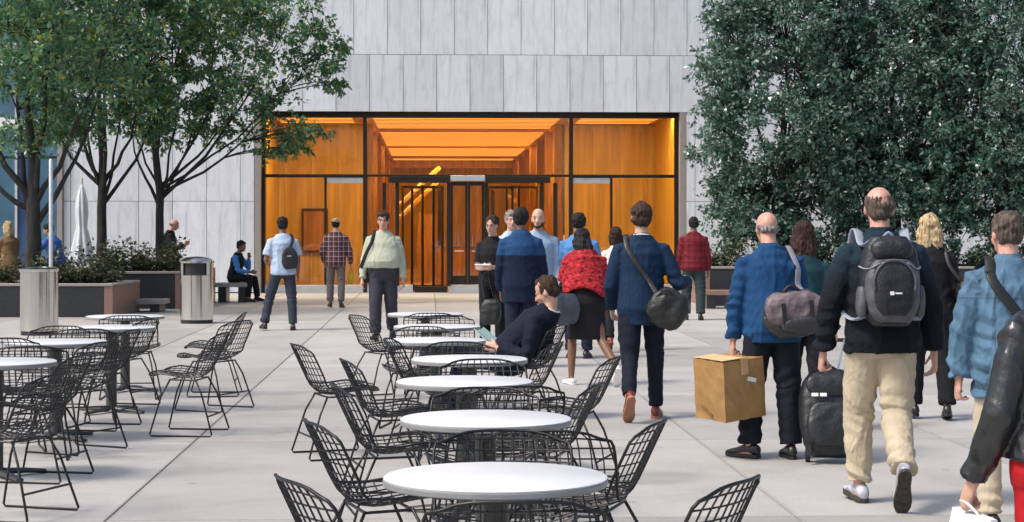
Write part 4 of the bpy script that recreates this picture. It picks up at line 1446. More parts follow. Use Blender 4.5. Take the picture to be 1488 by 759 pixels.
        for sd in (1, -1):
            S, E, Wr = s.J[('S', sd)], s.J[('E', sd)], s.J[('W', sd)]
            if sleeve == 'none': continue
            inner = s.tp(sd * .11, -.012, .440)
            pts = [inner, S, S.lerp(E, .35), S.lerp(E, .75)]; rr = [.050 * bb + sl * .8, .054 * bb + sl * .8, .053 * bb + sl, .048 * bb + sl]
            if sleeve == 'long':
                pts += [E, E.lerp(Wr, .35), E.lerp(Wr, .75), E.lerp(Wr, .98)]; rr += [.047 * bb + sl, .043 * bb + sl, .037 + sl, .034 + sl]
                segs += [(S, E, 1.0), (E, Wr, 1.0)]
            else:
                segs += [(S, E, .6)]
                rr[-1] += .008
            g.tube(pts, [r * k for r in rr], 14)
        if collar > 0:
            c0 = s.tp(0, -.016, .528); c1 = s.tp(0, -.010, .528 + collar)
            g.tube([c0, c1], [(.076 * k, .072 * k), (.068 * k, .064 * k)], 16, side=(1, 0, 0))
        o = voxel(g, name, mat, s.root, s.vox, 2, fold_fn(segs, s.seed, .0085 * foldamp, .0052 * foldamp))
        if collar > 0 and sub is not None:
            pass
        return o
    def trousers(s, mat, name='trousers', hem=.96, w=(.100, .090, .074, .070, .066), waist=.11, foldamp=1.0, sides=(1, -1)):
        k = s.s; g = Geo(); rings = []
        for z in (-.13, -.09, -.04, .02, .07, waist):
            a, b, y = s.sec(max(z, -.12), .012)
            if z < -.1: a *= .8; b *= .8
            rings.append([s.tp(a * math.cos(2 * PI * j / 22), y + b * math.sin(2 * PI * j / 22), z) for j in range(22)])
        g.ring_loft(rings)
        segs = [(s.tp(0, 0, -.1), s.tp(0, 0, .1), .3)]
        bb = .85 + .15 * s.bulk
        for sd in sides:
            hp, K, A = s.J[('H', sd)], s.J[('K', sd)], s.J[('A', sd)]
            pts = [hp, hp.lerp(K, .4), hp.lerp(K, .8), K, K.lerp(A, .3), K.lerp(A, .7), K.lerp(A, hem)]
            rr = [w[0], w[1], (w[1] + w[2]) / 2 + .002, w[2] + .003, w[3] + .003, (w[3] + w[4]) / 2, w[4]]
            g.tube(pts, [r * k * bb for r in rr], 16)
            segs += [(hp, K, .9), (K, A, 1.25)]
        return voxel(g, name, mat, s.root, s.vox, 3, fold_fn(segs, s.seed + 9, .0075 * foldamp, .0040 * foldamp))
    def skirt(s, mat, hem=-.42, ease=.02, flare=.05, name='skirt'):
        g = Geo(); rings = []
        zs = [hem, hem + .03] + [z for z in (-.3, -.2, -.12, -.04, .04, .1) if z > hem + .05]
        mid = (s.J[('K', 1)] + s.J[('K', -1)]) / 2
        for z in zs:
            a, b, y = s.sec(max(z, -.12), ease)
            fl = flare * max(0, -z)
            q = min(1, max(0, -z / .43))
            off = Vector((mid.x * q, mid.y * q * .7, 0))
            rings.append([s.tp((a + fl) * math.cos(2 * PI * j / 24), y + (b + fl) * math.sin(2 * PI * j / 24), z) + off for j in range(24)])
        g.ring_loft(rings)
        return voxel(g, name, mat, s.root, s.vox, 3, fold_fn([(s.tp(0, 0, .1), s.tp(0, 0, hem), .3)], s.seed + 5, .004, .004))
    def shoes(s, mat, sole=None, heel=0.0, low=False):
        k = s.s
        for sd in (1, -1):
            A = s.J[('A', sd)]; Rf = s.footR(sd)
            P = lambda x, y, z: A + Rf @ Vector((x * sd, y, z - .085)) * k
            def ring(y, wd, z0, z1, cx=0.0):
                return [P(cx + wd * math.cos(2 * PI * j / 14), y, (z0 + z1) / 2 + (z1 - z0) / 2 * math.sin(2 * PI * j / 14)) for j in range(14)]
            g = Geo()
            rs = [(-.082, .012, .03, .055), (-.072, .030, .018, .088), (-.04, .036, .016, .105), (0, .037, .016, .108), (.04, .038, .016, .094), (.08, .044, .016, .076), (.12, .047, .016, .062), (.16, .044, .016, .052), (.19, .034, .016, .042), (.208, .014, .018, .032)]
            g.ring_loft([ring(y, wd, z0, z1 * (.72 if low else 1), -.004) for y, wd, z0, z1 in rs][::-1])
            o = g.obj('shoe', mat, s.root, smooth=True)
            g = Geo()
            outl = [(-.085, .0, 0), (-.075, .026, 0), (-.04, .036, 0), (.02, .034, 0), (.08, .043, 0), (.12, .048, 0), (.16, .045, 0), (.195, .032, 0), (.212, .0, 0)]
            loop = [(x, y) for y, x, _ in outl] + [(-x, y) for y, x, _ in outl[-2:0:-1]]
            g.ring_loft([[P(x - .004, y, 0.001) for x, y in loop], [P(x - .004, y, 0.024) for x, y in loop]])
            g.obj('sole', sole or M['black'], o)
    # ---- hair
    def hair(s, style, mat):
        k = s.s; g = Geo(); HR = s.headR
        h = lambda p: s.headC + HR @ Vector(p) * k
        E_ = lambda c, r: g.ell(h(c), tuple(q * k for q in r), HR, 18, 11)
        m = HM[mat]
        if style in ('short', 'cropped', 'long', 'bob', 'bun'):
            q = .004 if style == 'cropped' else .010
            E_((0, -.022, .042), (.076 + q, .090 + q, .082 + q))
            E_((0, -.048, -.010), (.070 + q, .055 + q, .062))
            for sd in (1, -1): E_((sd * .062, -.012, .015), (.018, .032, .040))
        if style == 'short': E_((0, .045, .085), (.050, .040, .026))
        if style == 'balding':
            E_((0, -.048, .012), (.079, .062, .068))
            E_((0, -.060, -.035), (.064, .045, .040))
            for sd in (1, -1): E_((sd * .064, -.010, .026), (.016, .052, .042))
        if style == 'fringe':      # nearly bald, a thin rim of hair
            E_((0, -.062, -.020), (.068, .044, .036))
            for sd in (1, -1): E_((sd * .067, -.020, -.002), (.012, .040, .022))
        if style == 'long':
            for x, y, l in ((-.05, -.05, .20), (0, -.07, .24), (.05, -.05, .20), (-.068, -.01, .16), (.068, -.01, .16), (-.03, -.075, .22), (.03, -.075, .23)):
                a = h((x, y, .0))
                g.tube([a, a + HR @ Vector((x * .25, -.02, -l * .5)) * k, a + HR @ Vector((x * .35, -.028, -l)) * k], [.036 * k, .034 * k, .016 * k], 10, rnd=True)
        if style == 'bob':
            for x, y, l in ((-.06, -.03, .10), (0, -.06, .10), (.06, -.03, .10), (-.03, -.06, .11), (.03, -.06, .11)):
                a = h((x, y, .0))
                g.tube([a, a + HR @ Vector((x * .3, -.01, -l)) * k], [.040 * k, .026 * k], 10, rnd=True)
        if style == 'bun': E_((0, -.10, .07), (.035, .035, .035))
        c = np.array(s.headC); RM = np.array(HR)
        sd_ = s.seed
        def fn(co):
            q = (co - c) @ RM
            a = np.arctan2(q[:, 0], -q[:, 1])
            return .0035 * np.sin(a * 26 + q[:, 2] * 30 + 2 * np.sin(q[:, 2] * 45 + sd_)) + .004 * sines(co, 110, sd_) + .004 * sines(co, 60, sd_ + 1)
        return voxel(g, 'hair', m, s.root, min(s.vox, .008), 2, fn)
    def cap(s, mat):
        k = s.s; h = lambda p: s.headC + s.headR @ Vector(p) * k
        g = Geo()
        g.ell(h((0, -.014, .060)), (.088 * k, .106 * k, .068 * k), s.headR, 18, 10)
        g.ell(h((0, .09, .052)), (.062 * k, .062 * k, .008 * k), s.headR, 16, 6)
        return voxel(g, 'cap', mat, s.root, .008, 2)
    def glasses(s):
        k = s.s; h = lambda p: s.headC + s.headR @ Vector(p) * k
        g = Geo()
        for sd in (1, -1):
            loop = [h((sd * (.031 + .023 * math.cos(2 * PI * j / 14)), .096, .002 + .016 * math.sin(2 * PI * j / 14))) for j in range(14)]
            g.tube(loop, .0018 * k, 5, closed=True)
            g.tube([h((sd * .054, .094, .008)), h((sd * .078, .06, .008)), h((sd * .080, .0, .004))], .0018 * k, 5)
        g.tube([h((-.009, .099, .004)), h((.009, .099, .004))], .0018 * k, 5)
        o = g.obj('glasses', M['black'], s.root); o['kind'] = 'stuff'
    def beard(s, mat):
        k = s.s; h = lambda p: s.headC + s.headR @ Vector(p) * k
        g = Geo()
        E_ = lambda c, r: g.ell(h(c), tuple(q * k for q in r), s.headR, 14, 8)
        E_((0, .058, -.094), (.040, .034, .026))
        E_((0, .088, -.054), (.026, .008, .006))
        for sd in (1, -1): E_((sd * .048, .030, -.070), (.016, .040, .034))
        return voxel(g, 'beard', HM[mat], s.root, .007, 2)
    def necktie_collar(s, mat):
        k = s.s; g = Geo()
        loop = []
        for j in range(18):
            a = 2 * PI * j / 18
            loop.append(s.tp(.066 * math.cos(a), -.010 + .062 * math.sin(a), .545 - .012 * math.sin(a)))
        g.tube(loop, [(.008 * k, .020 * k)] * 18, 8, closed=True, side=(0, 0, 1))
        return g.obj('collar', mat, s.root, smooth=True)
    def world(s, p): return s.M3 @ Vector(p)

# ---------------------------------------------------------------- carried things
def carried(name, label, cat, P, centre):
    """an Empty at the thing's place, turned like its bearer; local(p) maps bearer coordinates"""
    t = thing(name, label, cat, P.world(centre), P.root.rotation_euler[2])
    c = Vector(centre)
    return t, (lambda p: Vector(p) - c)

def strap(t, loc, name, pts, mat, wd=.022, th=.004, side=None, sm=3):
    pts = [loc(p) for p in pts]
    # Catmull-Rom
    out = []
    for i in range(len(pts) - 1):
        p0, p1, p2, p3 = pts[max(i - 1, 0)], pts[i], pts[i + 1], pts[min(i + 2, len(pts) - 1)]
        for j in range(sm):
            q = j / sm
            out.append(0.5 * ((2 * p1) + (p2 - p0) * q + (2 * p0 - 5 * p1 + 4 * p2 - p3) * q * q + (3 * p1 - p0 - 3 * p2 + p3) * q ** 3))
    out.append(pts[-1])
    g = Geo(); g.tube(out, [(wd, th)] * len(out), 8, side=side)
    return g.obj(name, mat, t, smooth=True)

def soft_bag(t, c, half, M3, mat, vox=.010, seed=1, amp=.006, name='body', sag=.0):
    """a stuffed fabric bag: rounded block with sagging sides"""
    g = Geo()
    rings = []
    n = 24
    for q in (-1, -.92, -.7, -.35, 0, .35, .7, .92, 1):
        sc = (1 - abs(q) ** 3.2 * .42)
        ring = []
        for j in range(n):
            a = 2 * PI * j / n
            ca, sa = math.cos(a), math.sin(a)
            e = .55
            x = math.copysign(abs(ca) ** e, ca) * half[0] * sc * (1 + sag * -q)
            y = math.copysign(abs(sa) ** e, sa) * half[1] * sc * (1 + sag * -q)
            ring.append(Vector(c) + M3 @ Vector((x, y, q * half[2])))
        rings.append(ring)
    g.ring_loft(rings)
    f = lambda co: amp * sines(co, 22, seed) * .6 + amp * .5 * sines(co, 60, seed + 2)
    return voxel(g, name, mat, t, vox, 3, f)
# ---------------------------------------------------------------- the crowd
CL = {}
def C(name, col, **kw):
    if name not in CL: CL[name] = cloth(name, col, **kw)
    return CL[name]
leather = simple('shoe_leather', (0.02, 0.018, 0.018), 0.35, 0, 0.3)
redleather = simple('red_brown_leather', (0.20, 0.035, 0.02), 0.4, 0, 0.3)
whitecanvas = simple('white_canvas_shoe', (0.7, 0.7, 0.7), 0.6)
denim_dark = C('dark_denim', (0.007, 0.010, 0.021))
black_tr = C('black_trouser', (0.010, 0.011, 0.014))
navy_tr = C('navy_trouser', (0.012, 0.018, 0.036))
khaki = C('khaki', (0.49, 0.415, 0.30), var=.08, fold=.7)
STEP_F = ((0.01, 0.42, -1), (0, -0.10, -1), 8)      # leading leg
STEP_B = ((0.0, -0.30, -1), (0, -0.72, -0.8), -38)  # trailing leg, toe on the ground

# --- man in pale green shirt walking towards the camera
p = Person('man in pale green shirt walking towards the camera with black shoulder strap', 557, 26, 178, 1.80, bulk=1.16, belly=.10, lean=1, skin_='pink', vox=.011, face_detail=True, seed=7, head=(2, 0),
           armL=((.22, -.05, -1), (.12, .30, -1)), armR=((.24, .05, -1), (.10, .30, -1)), legR=((.03, .16, -1), (0, -.04, -1), 4), legL=((.03, -.12, -1), (0, -.35, -1), -18))
p.hair('short', 'brown'); p.glasses()
p.top('shirt', C('pale_green_shirt', (0.42, 0.44, 0.35), var=.06), hem=.05, ease=.026, boxy=.9, collar=.02)
p.necktie_collar(CL['pale_green_shirt'])
p.trousers(C('charcoal_trouser', (0.045, 0.045, 0.06)), waist=.10, w=(.105, .098, .084, .08, .078)); p.shoes(leather)
t, L = carried('shoulder_bag', 'black shoulder bag hanging behind the pale green shirted man', 'bag', p, (.28, -.12, .95))
strap(t, L, 'strap', [p.surf(.05, 15, .07), p.surf(.25, 40, .05), p.surf(.40, 55, .03), p.tp(.115, 0, .56), p.surf(.40, 305, .03), p.surf(.10, 330, .06)], M['black'], .026, .006)
soft_bag(t, L((.25, -.15, .93)), (.12, .06, .13), Matrix.Rotation(.3, 3, 'Z'), M['black'], .012, 3)

# --- man in light blue shirt with a black bag on his back
p = Person('man in pale blue short sleeved shirt walking away with black sling bag', 411, 28.7, 14, 1.75, bulk=1.04, lean=4, skin_='brown', vox=.012, seed=8,
           armL=((.30, -.10, -1), (-.25, .9, -.25)), armR=((.22, .0, -1), (.05, .6, -.8)), legL=((.26, .14, -1), (.22, -.10, -1), 0), legR=((.10, -.12, -1), (.04, -.10, -1), 0))
p.hair('short', 'black')
p.top('shirt', C('pale_blue_shirt', (0.40, 0.49, 0.64), var=.06), hem=-.08, ease=.03, boxy=.9, sleeve='short', collar=.02, sl=.024)
p.trousers(C('blue_grey_trouser', (0.035, 0.045, 0.065))); p.shoes(leather)
t, L = carried('sling_bag', 'black sling bag on the back of the man in pale blue shirt', 'bag', p, (.08, -.2, 1.05))
soft_bag(t, L(p.tp(.085, -.185, .17)), (.125, .055, .165), Matrix.Rotation(-.1, 3, 'Y'), M['black'], .011, 4, sag=.15)
strap(t, L, 'strap', [p.surf(.22, 285, .03), p.surf(.36, 300, .02), p.surf(.46, 320, .012), p.tp(.13, 0, .555), p.surf(.42, 50, .02), p.surf(.3, 80, .02)], M['black'], .024, .005)
g = Geo(); g.box(L(p.tp(.07, -.243, .20)), (.03, .004, .008)); g.obj('logo_patch', M['alu'], t)

# --- plaid shirt and cap
p = Person('man in plaid shirt and tan cap walking to the lobby', 488, 37.3, 4, 1.78, bulk=1.05, lean=3, skin_='tan', vox=.013, seed=9,
           armL=((.28, .0, -1), (-.1, .6, -.8)), armR=((.32, .0, -1), (.1, .25, -1)), legL=((.05, .08, -1), (0, -.06, -1), 0), legR=((.05, -.06, -1), (0, -.2, -1), -6))
p.hair('cropped', 'black'); p.cap(C('tan_cap', (0.36, 0.26, 0.15)))
p.top('shirt', plaid('plaid_cloth', (0.16, 0.06, 0.065), (0.035, 0.028, 0.05), (0.48, 0.40, 0.36), .10), hem=-.14, ease=.035, boxy=.9, sl=.022)
p.trousers(C('grey_beige_trouser', (0.16, 0.13, 0.12))); p.shoes(leather)
t, L = carried('carrier_bag', 'small yellow carrier bag held by the plaid shirted man', 'bag', p, (.33, .08, .6))
soft_bag(t, L(p.J[('W', 1)] + Vector((0, .02, -.28))), (.06, .10, .13), Matrix.Identity(3), C('yellow_bag', (0.55, 0.36, 0.03)), .013, 5)
strap(t, L, 'handle', [p.J[('W', 1)] + Vector((0, .06, -.16)), p.J[('W', 1)] + Vector((0, .02, -.09)), p.J[('W', 1)] + Vector((0, -.03, -.16))], CL['yellow_bag'], .008, .003)

# --- seated man by the lobby
p = Person('seated man in black vest and bright blue shirt resting chin on hand', 340, 40.2, -104, 1.74, lean=14, skin_='brown', vox=.013, seed=10, seat=.535, head=(4, -12), face_detail=True,
           armL=((.12, .55, -.8), (-.35, .15, 1)), armR=((.15, .35, -1), (-.25, .9, -.1)), legL=((.10, 1, -.04), (.02, .15, -1), 0), legR=((.12, 1, -.04), (.04, -.1, -1), 0))
p.hair('short', 'black')
p.top('shirt', C('bright_blue_shirt', (0.07, 0.23, 0.56)), hem=.0, collar=.02)
p.top('vest', C('black_vest', (0.012, 0.013, 0.018)), hem=-.02, ease=.034, sleeve='none')
p.trousers(black_tr); p.shoes(leather)

# --- man reading a phone behind the planter
p = Person('bald man in black jacket looking down at his phone behind shrubs', 243, 41.2, -80, 1.82, bulk=1.05, lean=9, skin_='pink', vox=.012, seed=11, head=(22, 0), face_detail=True,
           armL=((.10, .25, -1), (-.1, .85, .35)), armR=((.10, .25, -1), (-.12, .85, .40)), curl=(55, 55))
p.hair('fringe', 'grey'); p.glasses()
p.top('jacket', C('black_jacket', (0.014, 0.016, 0.02)), hem=-.12, ease=.035, boxy=.9, collar=.03, sl=.022)
p.trousers(C('grey_trouser', (0.10, 0.11, 0.12))); p.shoes(leather)
t, L = carried('phone', 'small dark phone in the hands of the bald man', 'phone', p, (0, .5, 1.28))
hm = (p.J[('W', 1)] + p.J[('W', -1)]) / 2 + Vector((0, .09, .07))
g = Geo(); g.box(L(hm), (.036, .006, .075), Matrix.Rotation(R(-38), 3, 'X')); g.obj('case', M['black'], t)
g = Geo(); g.box(L(hm + Vector((0, -.0055, .0035))), (.032, .002, .068), Matrix.Rotation(R(-38), 3, 'X')); g.obj('screen', M['blueglass2'], t)
t, L = carried('rucksack', 'black rucksack on the back of the bald man with phone', 'bag', p, (0, -.25, 1.15))
soft_bag(t, L(p.tp(0, -.215, .24)), (.15, .075, .22), Matrix.Identity(3), M['black'], .012, 6)
for sd in (1, -1):
    strap(t, L, 'strap', [p.surf(.36, 270 + sd * 35, .035), p.surf(.47, 270 + sd * 52, .02), p.tp(sd * .12, 0, .56), p.surf(.42, 90 - sd * 42, .03), p.surf(.28, 90 - sd * 62, .03), p.surf(.18, 270 + sd * 70, .04)], M['black'], .024, .005)

# --- far left: blue shirt and blond woman
p = Person('man in royal blue shirt stooping beside the white post', 84, 36.1, 62, 1.72, lean=20, skin_='tan', vox=.013, seed=12, head=(10, 20),
           armL=((.15, .75, -.8), (-.1, .9, -.5)), armR=((.15, .55, -1), (0, .9, -.4)))
p.hair('short', 'black')
p.top('shirt', C('royal_blue_shirt', (0.05, 0.13, 0.42)), hem=-.06, collar=.02, sl=.02, ease=.03)
p.trousers(black_tr); p.shoes(leather)
p = Person('blond woman in tan coat at the left edge', 14, 35.95, 40, 1.72, sex='f', lean=6, skin_='fair', vox=.012, seed=13, head=(6, 10),
           armR=((.15, .5, -1), (.0, .95, -.1)), armL=((.12, .3, -1), (-.1, .9, -.1)))
p.hair('long', 'blond')
p.top('coat', C('tan_coat', (0.19, 0.115, 0.055)), hem=-.38, ease=.04, boxy=.6, flare=.12, sl=.024, collar=.04)
p.trousers(black_tr); p.shoes(leather)
t, L = carried('handbag', 'dark red handbag on the arm of the blond woman in tan', 'bag', p, (.3, .25, .9))
soft_bag(t, L(p.J[('W', 1)] + Vector((.03, -.02, -.17))), (.06, .14, .11), Matrix.Identity(3), C('dark_red_bag', (0.16, 0.012, 0.02)), .012, 3)
strap(t, L, 'handle', [p.J[('W', 1)] + Vector((.03, .09, -.07)), p.J[('W', 1)] + Vector((0, -.02, .045)), p.J[('W', 1)] + Vector((.03, -.13, -.07))], CL['dark_red_bag'], .008, .005)

# --- group by the door
p = Person('woman in black v-neck top and glasses facing the camera', 716, 23.5, 172, 1.72, sex='f', lean=1, skin_='fair', vox=.011, seed=14, face_detail=True, head=(6, -14),
           armL=((.10, .05, -1), (-.6, .7, .05)), armR=((.12, .05, -1), (-.5, .8, .0)), curl=(45, 45))
p.hair('bun', 'brown'); p.glasses()
p.top('blouse', C('black_blouse', (0.012, 0.012, 0.014)), hem=-.06, sleeve='short')
p.trousers(black_tr); p.shoes(leather)
t, L = carried('paper_sheaf', 'white papers held by the woman in the black top', 'papers', p, (0, .3, 1.1))
g = Geo(); g.box(L(p.J[('W', -1)] + Vector((.10, .07, .02))), (.10, .075, .006), Matrix.Rotation(.25, 3, 'X')); g.obj('sheet', M['white'], t)
t, L = carried('tote_bag', 'black tote bag standing by the woman in black', 'bag', p, (-.02, .30, 0))
soft_bag(t, (0, 0, .52), (.13, .08, .16), Matrix.Identity(3), M['black'], .012, 3)
strap(t, L, 'handle', [Vector((.05, .30, .64)), Vector((.10, .26, .90)), p.J[('W', 1)] + Vector((-.03, .06, -.03)), Vector((.0, .28, .90)), Vector((-.07, .30, .64))], M['black'], .010, .004)

p = Person('dark haired man in two tone blue jacket standing with back to camera', 757, 20.8, -3, 1.78, bulk=1.04, lean=1, skin_='brown', vox=.011, seed=15, head=(0, -4),
           armL=((.16, .05, -1), (.0, .35, -1)), armR=((.18, .12, -1), (.05, .5, -1)))
p.hair('short', 'black')
p.top('jacket', two_tone('two_tone_jacket', (0.013, 0.055, 0.15), (0.005, 0.011, 0.034), 1.26), hem=-.22, ease=.042, boxy=1.0, collar=.05, sl=.028)
p.trousers(navy_tr); p.shoes(leather)
t, L = carried('leaflet', 'pale blue leaflet held by the man in two tone jacket', 'papers', p, (.3, .1, .95))
g = Geo(); g.box(L(p.J[('W', 1)] + Vector((.05, .10, -.02))), (.10, .004, .13), Matrix.Rotation(-.35, 3, 'Y')); g.obj('sheet', C('pale_blue_paper', (0.36, 0.60, 0.66), var=.04), t)

p = Person('grey haired man mostly hidden behind the two tone jacket', 743, 24.6, 190, 1.79, lean=0, skin_='fair', vox=.013, seed=16, face_detail=True)
p.hair('short', 'grey')
p.top('shirt', C('pale_grey_shirt', (0.42, 0.50, 0.58), var=.06), hem=.0, collar=.02)
p.trousers(navy_tr); p.shoes(leather)

p = Person('bald bearded man in light blue shirt facing the camera', 782, 22.3, 184, 1.80, bulk=1.05, lean=0, skin_='fair', vox=.011, seed=17, face_detail=True, head=(2, -10),
           armR=((.16, .0, -1), (.02, .4, -1)), armL=((.16, 0, -1), (.02, .3, -1)))
p.hair('fringe', 'salt'); p.beard('brown')
p.top('shirt', C('light_blue_shirt', (0.28, 0.37, 0.50), var=.06), hem=-.02, ease=.026, collar=.02, sl=.018)
p.necktie_collar(CL['light_blue_shirt'])
p.trousers(navy_tr); p.shoes(leather)

p = Person('man in sky blue shirt seen from behind next to the right bay', 841, 22.3, -4, 1.74, bulk=1.08, lean=2, skin_='tan', vox=.012, seed=18,
           armL=((.2, .05, -1), (.05, .3, -1)), armR=((.2, .05, -1), (.05, .3, -1)))
p.hair('short', 'black')
p.top('shirt', C('sky_blue_shirt', (0.09, 0.23, 0.48), var=.08), hem=-.08, ease=.03, boxy=.9, collar=.025, sl=.02)
p.trousers(navy_tr); p.shoes(leather)

# --- woman with the red scarf
p = Person('woman in red patterned shawl and black skirt walking with a grey handbag', 852, 18.4, 12, 1.58, sex='f', bulk=1.15, lean=15, skin_='brown', vox=.010, seed=19, head=(14, 8),
           armL=((.16, .25, -1), (.02, .55, -.9)), armR=((.26, -.10, -1), (.10, .25, -1)), legL=((.10, .30, -1), (.03, -.02, -1), 3), legR=((.14, -.20, -1), (.30, -.75, -.8), -48))
p.hair('long', 'black')
p.top('blouse', C('black_knit', (0.012, 0.011, 0.012)), hem=-.06, ease=.03, sl=.018)
p.skirt(C('black_skirt', (0.014, 0.014, 0.016)), hem=-.42)
p.shoes(whitecanvas, M['white'], low=True)
# shawl
g = Geo(); rings = []
for z, e in ((.14, .075), (.20, .07), (.30, .055), (.40, .042), (.47, .045), (.52, .03), (.555, .02)):
    a, b, y = p.sec(z, e, .6)
    rings.append([p.tp(a * 1.10 * math.cos(2 * PI * j / 28), y + b * 1.08 * math.sin(2 * PI * j / 28), z + ((.06 * math.cos(2 * PI * j / 28 + .6) + .03 * math.sin(3 * 2 * PI * j / 28)) if z < .25 else 0) - (.16 * max(0, math.cos(2 * PI * j / 28 + .9)) ** 2 if z < .25 else 0)) for j in range(28)])
g.ring_loft(rings)
for sd in (1, -1):
    g.tube([p.tp(sd * .06, 0, .50), p.J[('S', sd)], p.J[('S', sd)].lerp(p.J[('E', sd)], .75)], [.085, .088, .082], 14)
red = simple('red_shawl', (0.34, 0.022, 0.028), .9, 0, .95, 26, .4, 60, (1, 1, 1.8), spec=.2, detail=6)
voxel(g, 'shawl', red, p.root, .010, 3, fold_fn([(p.tp(0, 0, .1), p.tp(0, 0, .55), 1.6)], 4, .008, .006))
t, L = carried('handbag', 'slate grey handbag hanging from the arm of the shawl woman', 'bag', p, (-.26, -.06, .78))
slate = simple('slate_leather', (0.055, 0.065, 0.085), 0.4, 0, .25)
soft_bag(t, L((-.25, -.13, .76)), (.16, .07, .15), Matrix.Rotation(.2, 3, 'Z'), slate, .010, 8)
strap(t, L, 'handle', [(-.35, -.13, .88), p.J[('E', -1)].lerp(p.J[('W', -1)], .3) + Vector((-.05, -.02, .03)), p.J[('E', -1)].lerp(p.J[('W', -1)], .3) + Vector((.0, -.05, .055)), (-.15, -.13, .88)], slate, .012, .005)

p = Person('dark haired woman in cream top half hidden behind the blazer man', 895, 23.7, 0, 1.58, sex='f', lean=4, skin_='fair', vox=.012, seed=20,
           armL=((.3, -.05, -1), (.0, .2, -1)), armR=((.2, 0, -1), (0, .2, -1)), legL=((.04, -.16, -1), (0, -.5, -1), -30), legR=((.03, .18, -1), (0, 0, -1), 0))
p.hair('bob', 'red')
p.top('blouse', C('cream_top', (0.66, 0.60, 0.52), var=.05), hem=-.1, sleeve='short', ease=.03)
p.trousers(black_tr); p.shoes(redleather, redleather)
t, L = carried('carrier_bag', 'small yellow and red carrier bag held by the woman in cream', 'bag', p, (-.24, .0, .5))
soft_bag(t, L(p.J[('W', -1)] + Vector((0, .02, -.25))), (.04, .09, .12), Matrix.Identity(3), CL['yellow_bag'], .012, 5)
strap(t, L, 'handle', [p.J[('W', -1)] + Vector((0, .06, -.14)), p.J[('W', -1)] + Vector((0, .02, -.09)), p.J[('W', -1)] + Vector((0, -.03, -.14))], CL['yellow_bag'], .008, .003)

# --- man in blue blazer
p = Person('man in dark blue blazer and jeans walking away with black bag', 932, 15.1, -2, 1.76, bulk=1.0, lean=3, skin_='fair', vox=.009, seed=21, head=(0, 6),
           armL=((.24, .0, -1), (-.05, .75, -.8)), armR=((.42, -.12, -1), (.35, .85, .05)), legL=((.02, -.20, -1), (.05, -.66, -1), -50), legR=((.06, .20, -1), (.02, -.04, -1), 0), curl=(40, 60))
p.hair('short', 'brown')
p.top('blazer', seams(C('blue_blazer', (0.007, 0.024, 0.060)), [(0, 0, .0025), (0, .10, .002), (0, -.10, .002)], .45), hem=-.17, ease=.032, boxy=.6, collar=.035, sl=.018, foldamp=.9)
p.necktie_collar(M['white'])
p.trousers(denim_dark, w=(.100, .088, .068, .062, .058)); p.shoes(redleather, simple('tan_sole', (0.35, 0.16, 0.10), .6))
t, L = carried('duffel_bag', 'black gym bag at the hip of the man in blue blazer', 'bag', p, (.22, -.16, .92))
blackny = simple('black_nylon', (0.016, 0.017, 0.017), .45, 0, .35, 20, .6, 30)
soft_bag(t, L((.205, -.17, .90)), (.16, .095, .155), Matrix.Rotation(R(28), 3, 'Y'), blackny, .009, 9, amp=.010)
strap(t, L, 'strap', [(.12, -.22, 1.02), p.surf(.20, 282, .035), p.surf(.34, 255, .022), p.surf(.46, 228, .012), p.tp(-.125, -.01, .56), p.surf(.42, 130, .015), p.surf(.25, 80, .02), p.surf(.12, 30, .03), (.27, -.10, 1.0)], blackny, .022, .004, sm=4)
strap(t, L, 'handle', [(.12, -.24, 1.00), (.19, -.27, 1.06), (.28, -.24, .98)], blackny, .010, .006)

# --- man in dark red jacket
p = Person('dark haired man in dark red checked jacket near the right planter', 1008, 32, -3, 1.76, bulk=1.10, lean=2, skin_='brown', vox=.012, seed=22,
           armL=((.18, .0, -1), (.05, .3, -1)), armR=((.18, 0, -1), (.05, .3, -1)), legL=((.08, .04, -1), (.02, -.05, -1), 0), legR=((.06, -.04, -1), (.0, -.15, -1), -4))
p.hair('short', 'black')
p.top('jacket', plaid('red_check', (0.16, 0.012, 0.02), (0.06, 0.006, 0.012), (0.20, 0.03, 0.035), .10, .45), hem=-.10, ease=.04, boxy=1.0, collar=.04, sl=.026)
p.trousers(C('slate_trouser', (0.03, 0.045, 0.05)), w=(.105, .098, .085, .08, .08)); p.shoes(leather)

# --- seated man in suit
SX = SEATCH.location.x; SY = SEATCH.location.y
SEATCH.rotation_euler = (0, 0, R(72))
p = Person('seated man in navy suit leaning back in a wire chair', 0, SY, 72, 1.78, bulk=1.06, lean=-40, skin_='fair', vox=.009, seed=23, seat=.48, head=(36, 4), x=SX - .19,
           armL=((.14, .20, -1), (-.05, 1, .22)), armR=((.12, .20, -1), (-.2, 1, .30)), legL=((.05, 1, .30), (-.25, .85, -.45), -20), legR=((.10, 1, -.02), (.03, .35, -1), 0), curl=(45, 45))
p.hair('cropped', 'brown')
p.top('suit_jacket', C('navy_suit', (0.006, 0.009, 0.021)), hem=-.10, ease=.034, boxy=.6, collar=.012, sl=.020)
p.necktie_collar(M['white'])
p.trousers(CL['navy_suit'], name='trousers'); p.shoes(leather)
t, L = carried('paper_folder', 'pale green folded papers on the lap of the seated man', 'papers', p, (-.05, .5, .72))
pm = C('pale_green_paper', (0.36, 0.52, 0.47), var=.05)
c = (p.J[('W', 1)] + p.J[('W', -1)]) / 2 + Vector((-.02, .15, .07))
for sgn in (1, -1):
    g = Geo(); g.box(L(c + Vector((sgn * .065, 0, .0))), (.072, .105, .003), Matrix.Rotation(-sgn * .22, 3, 'Y') @ Matrix.Rotation(R(40), 3, 'X')); g.obj('sheet', pm, t)

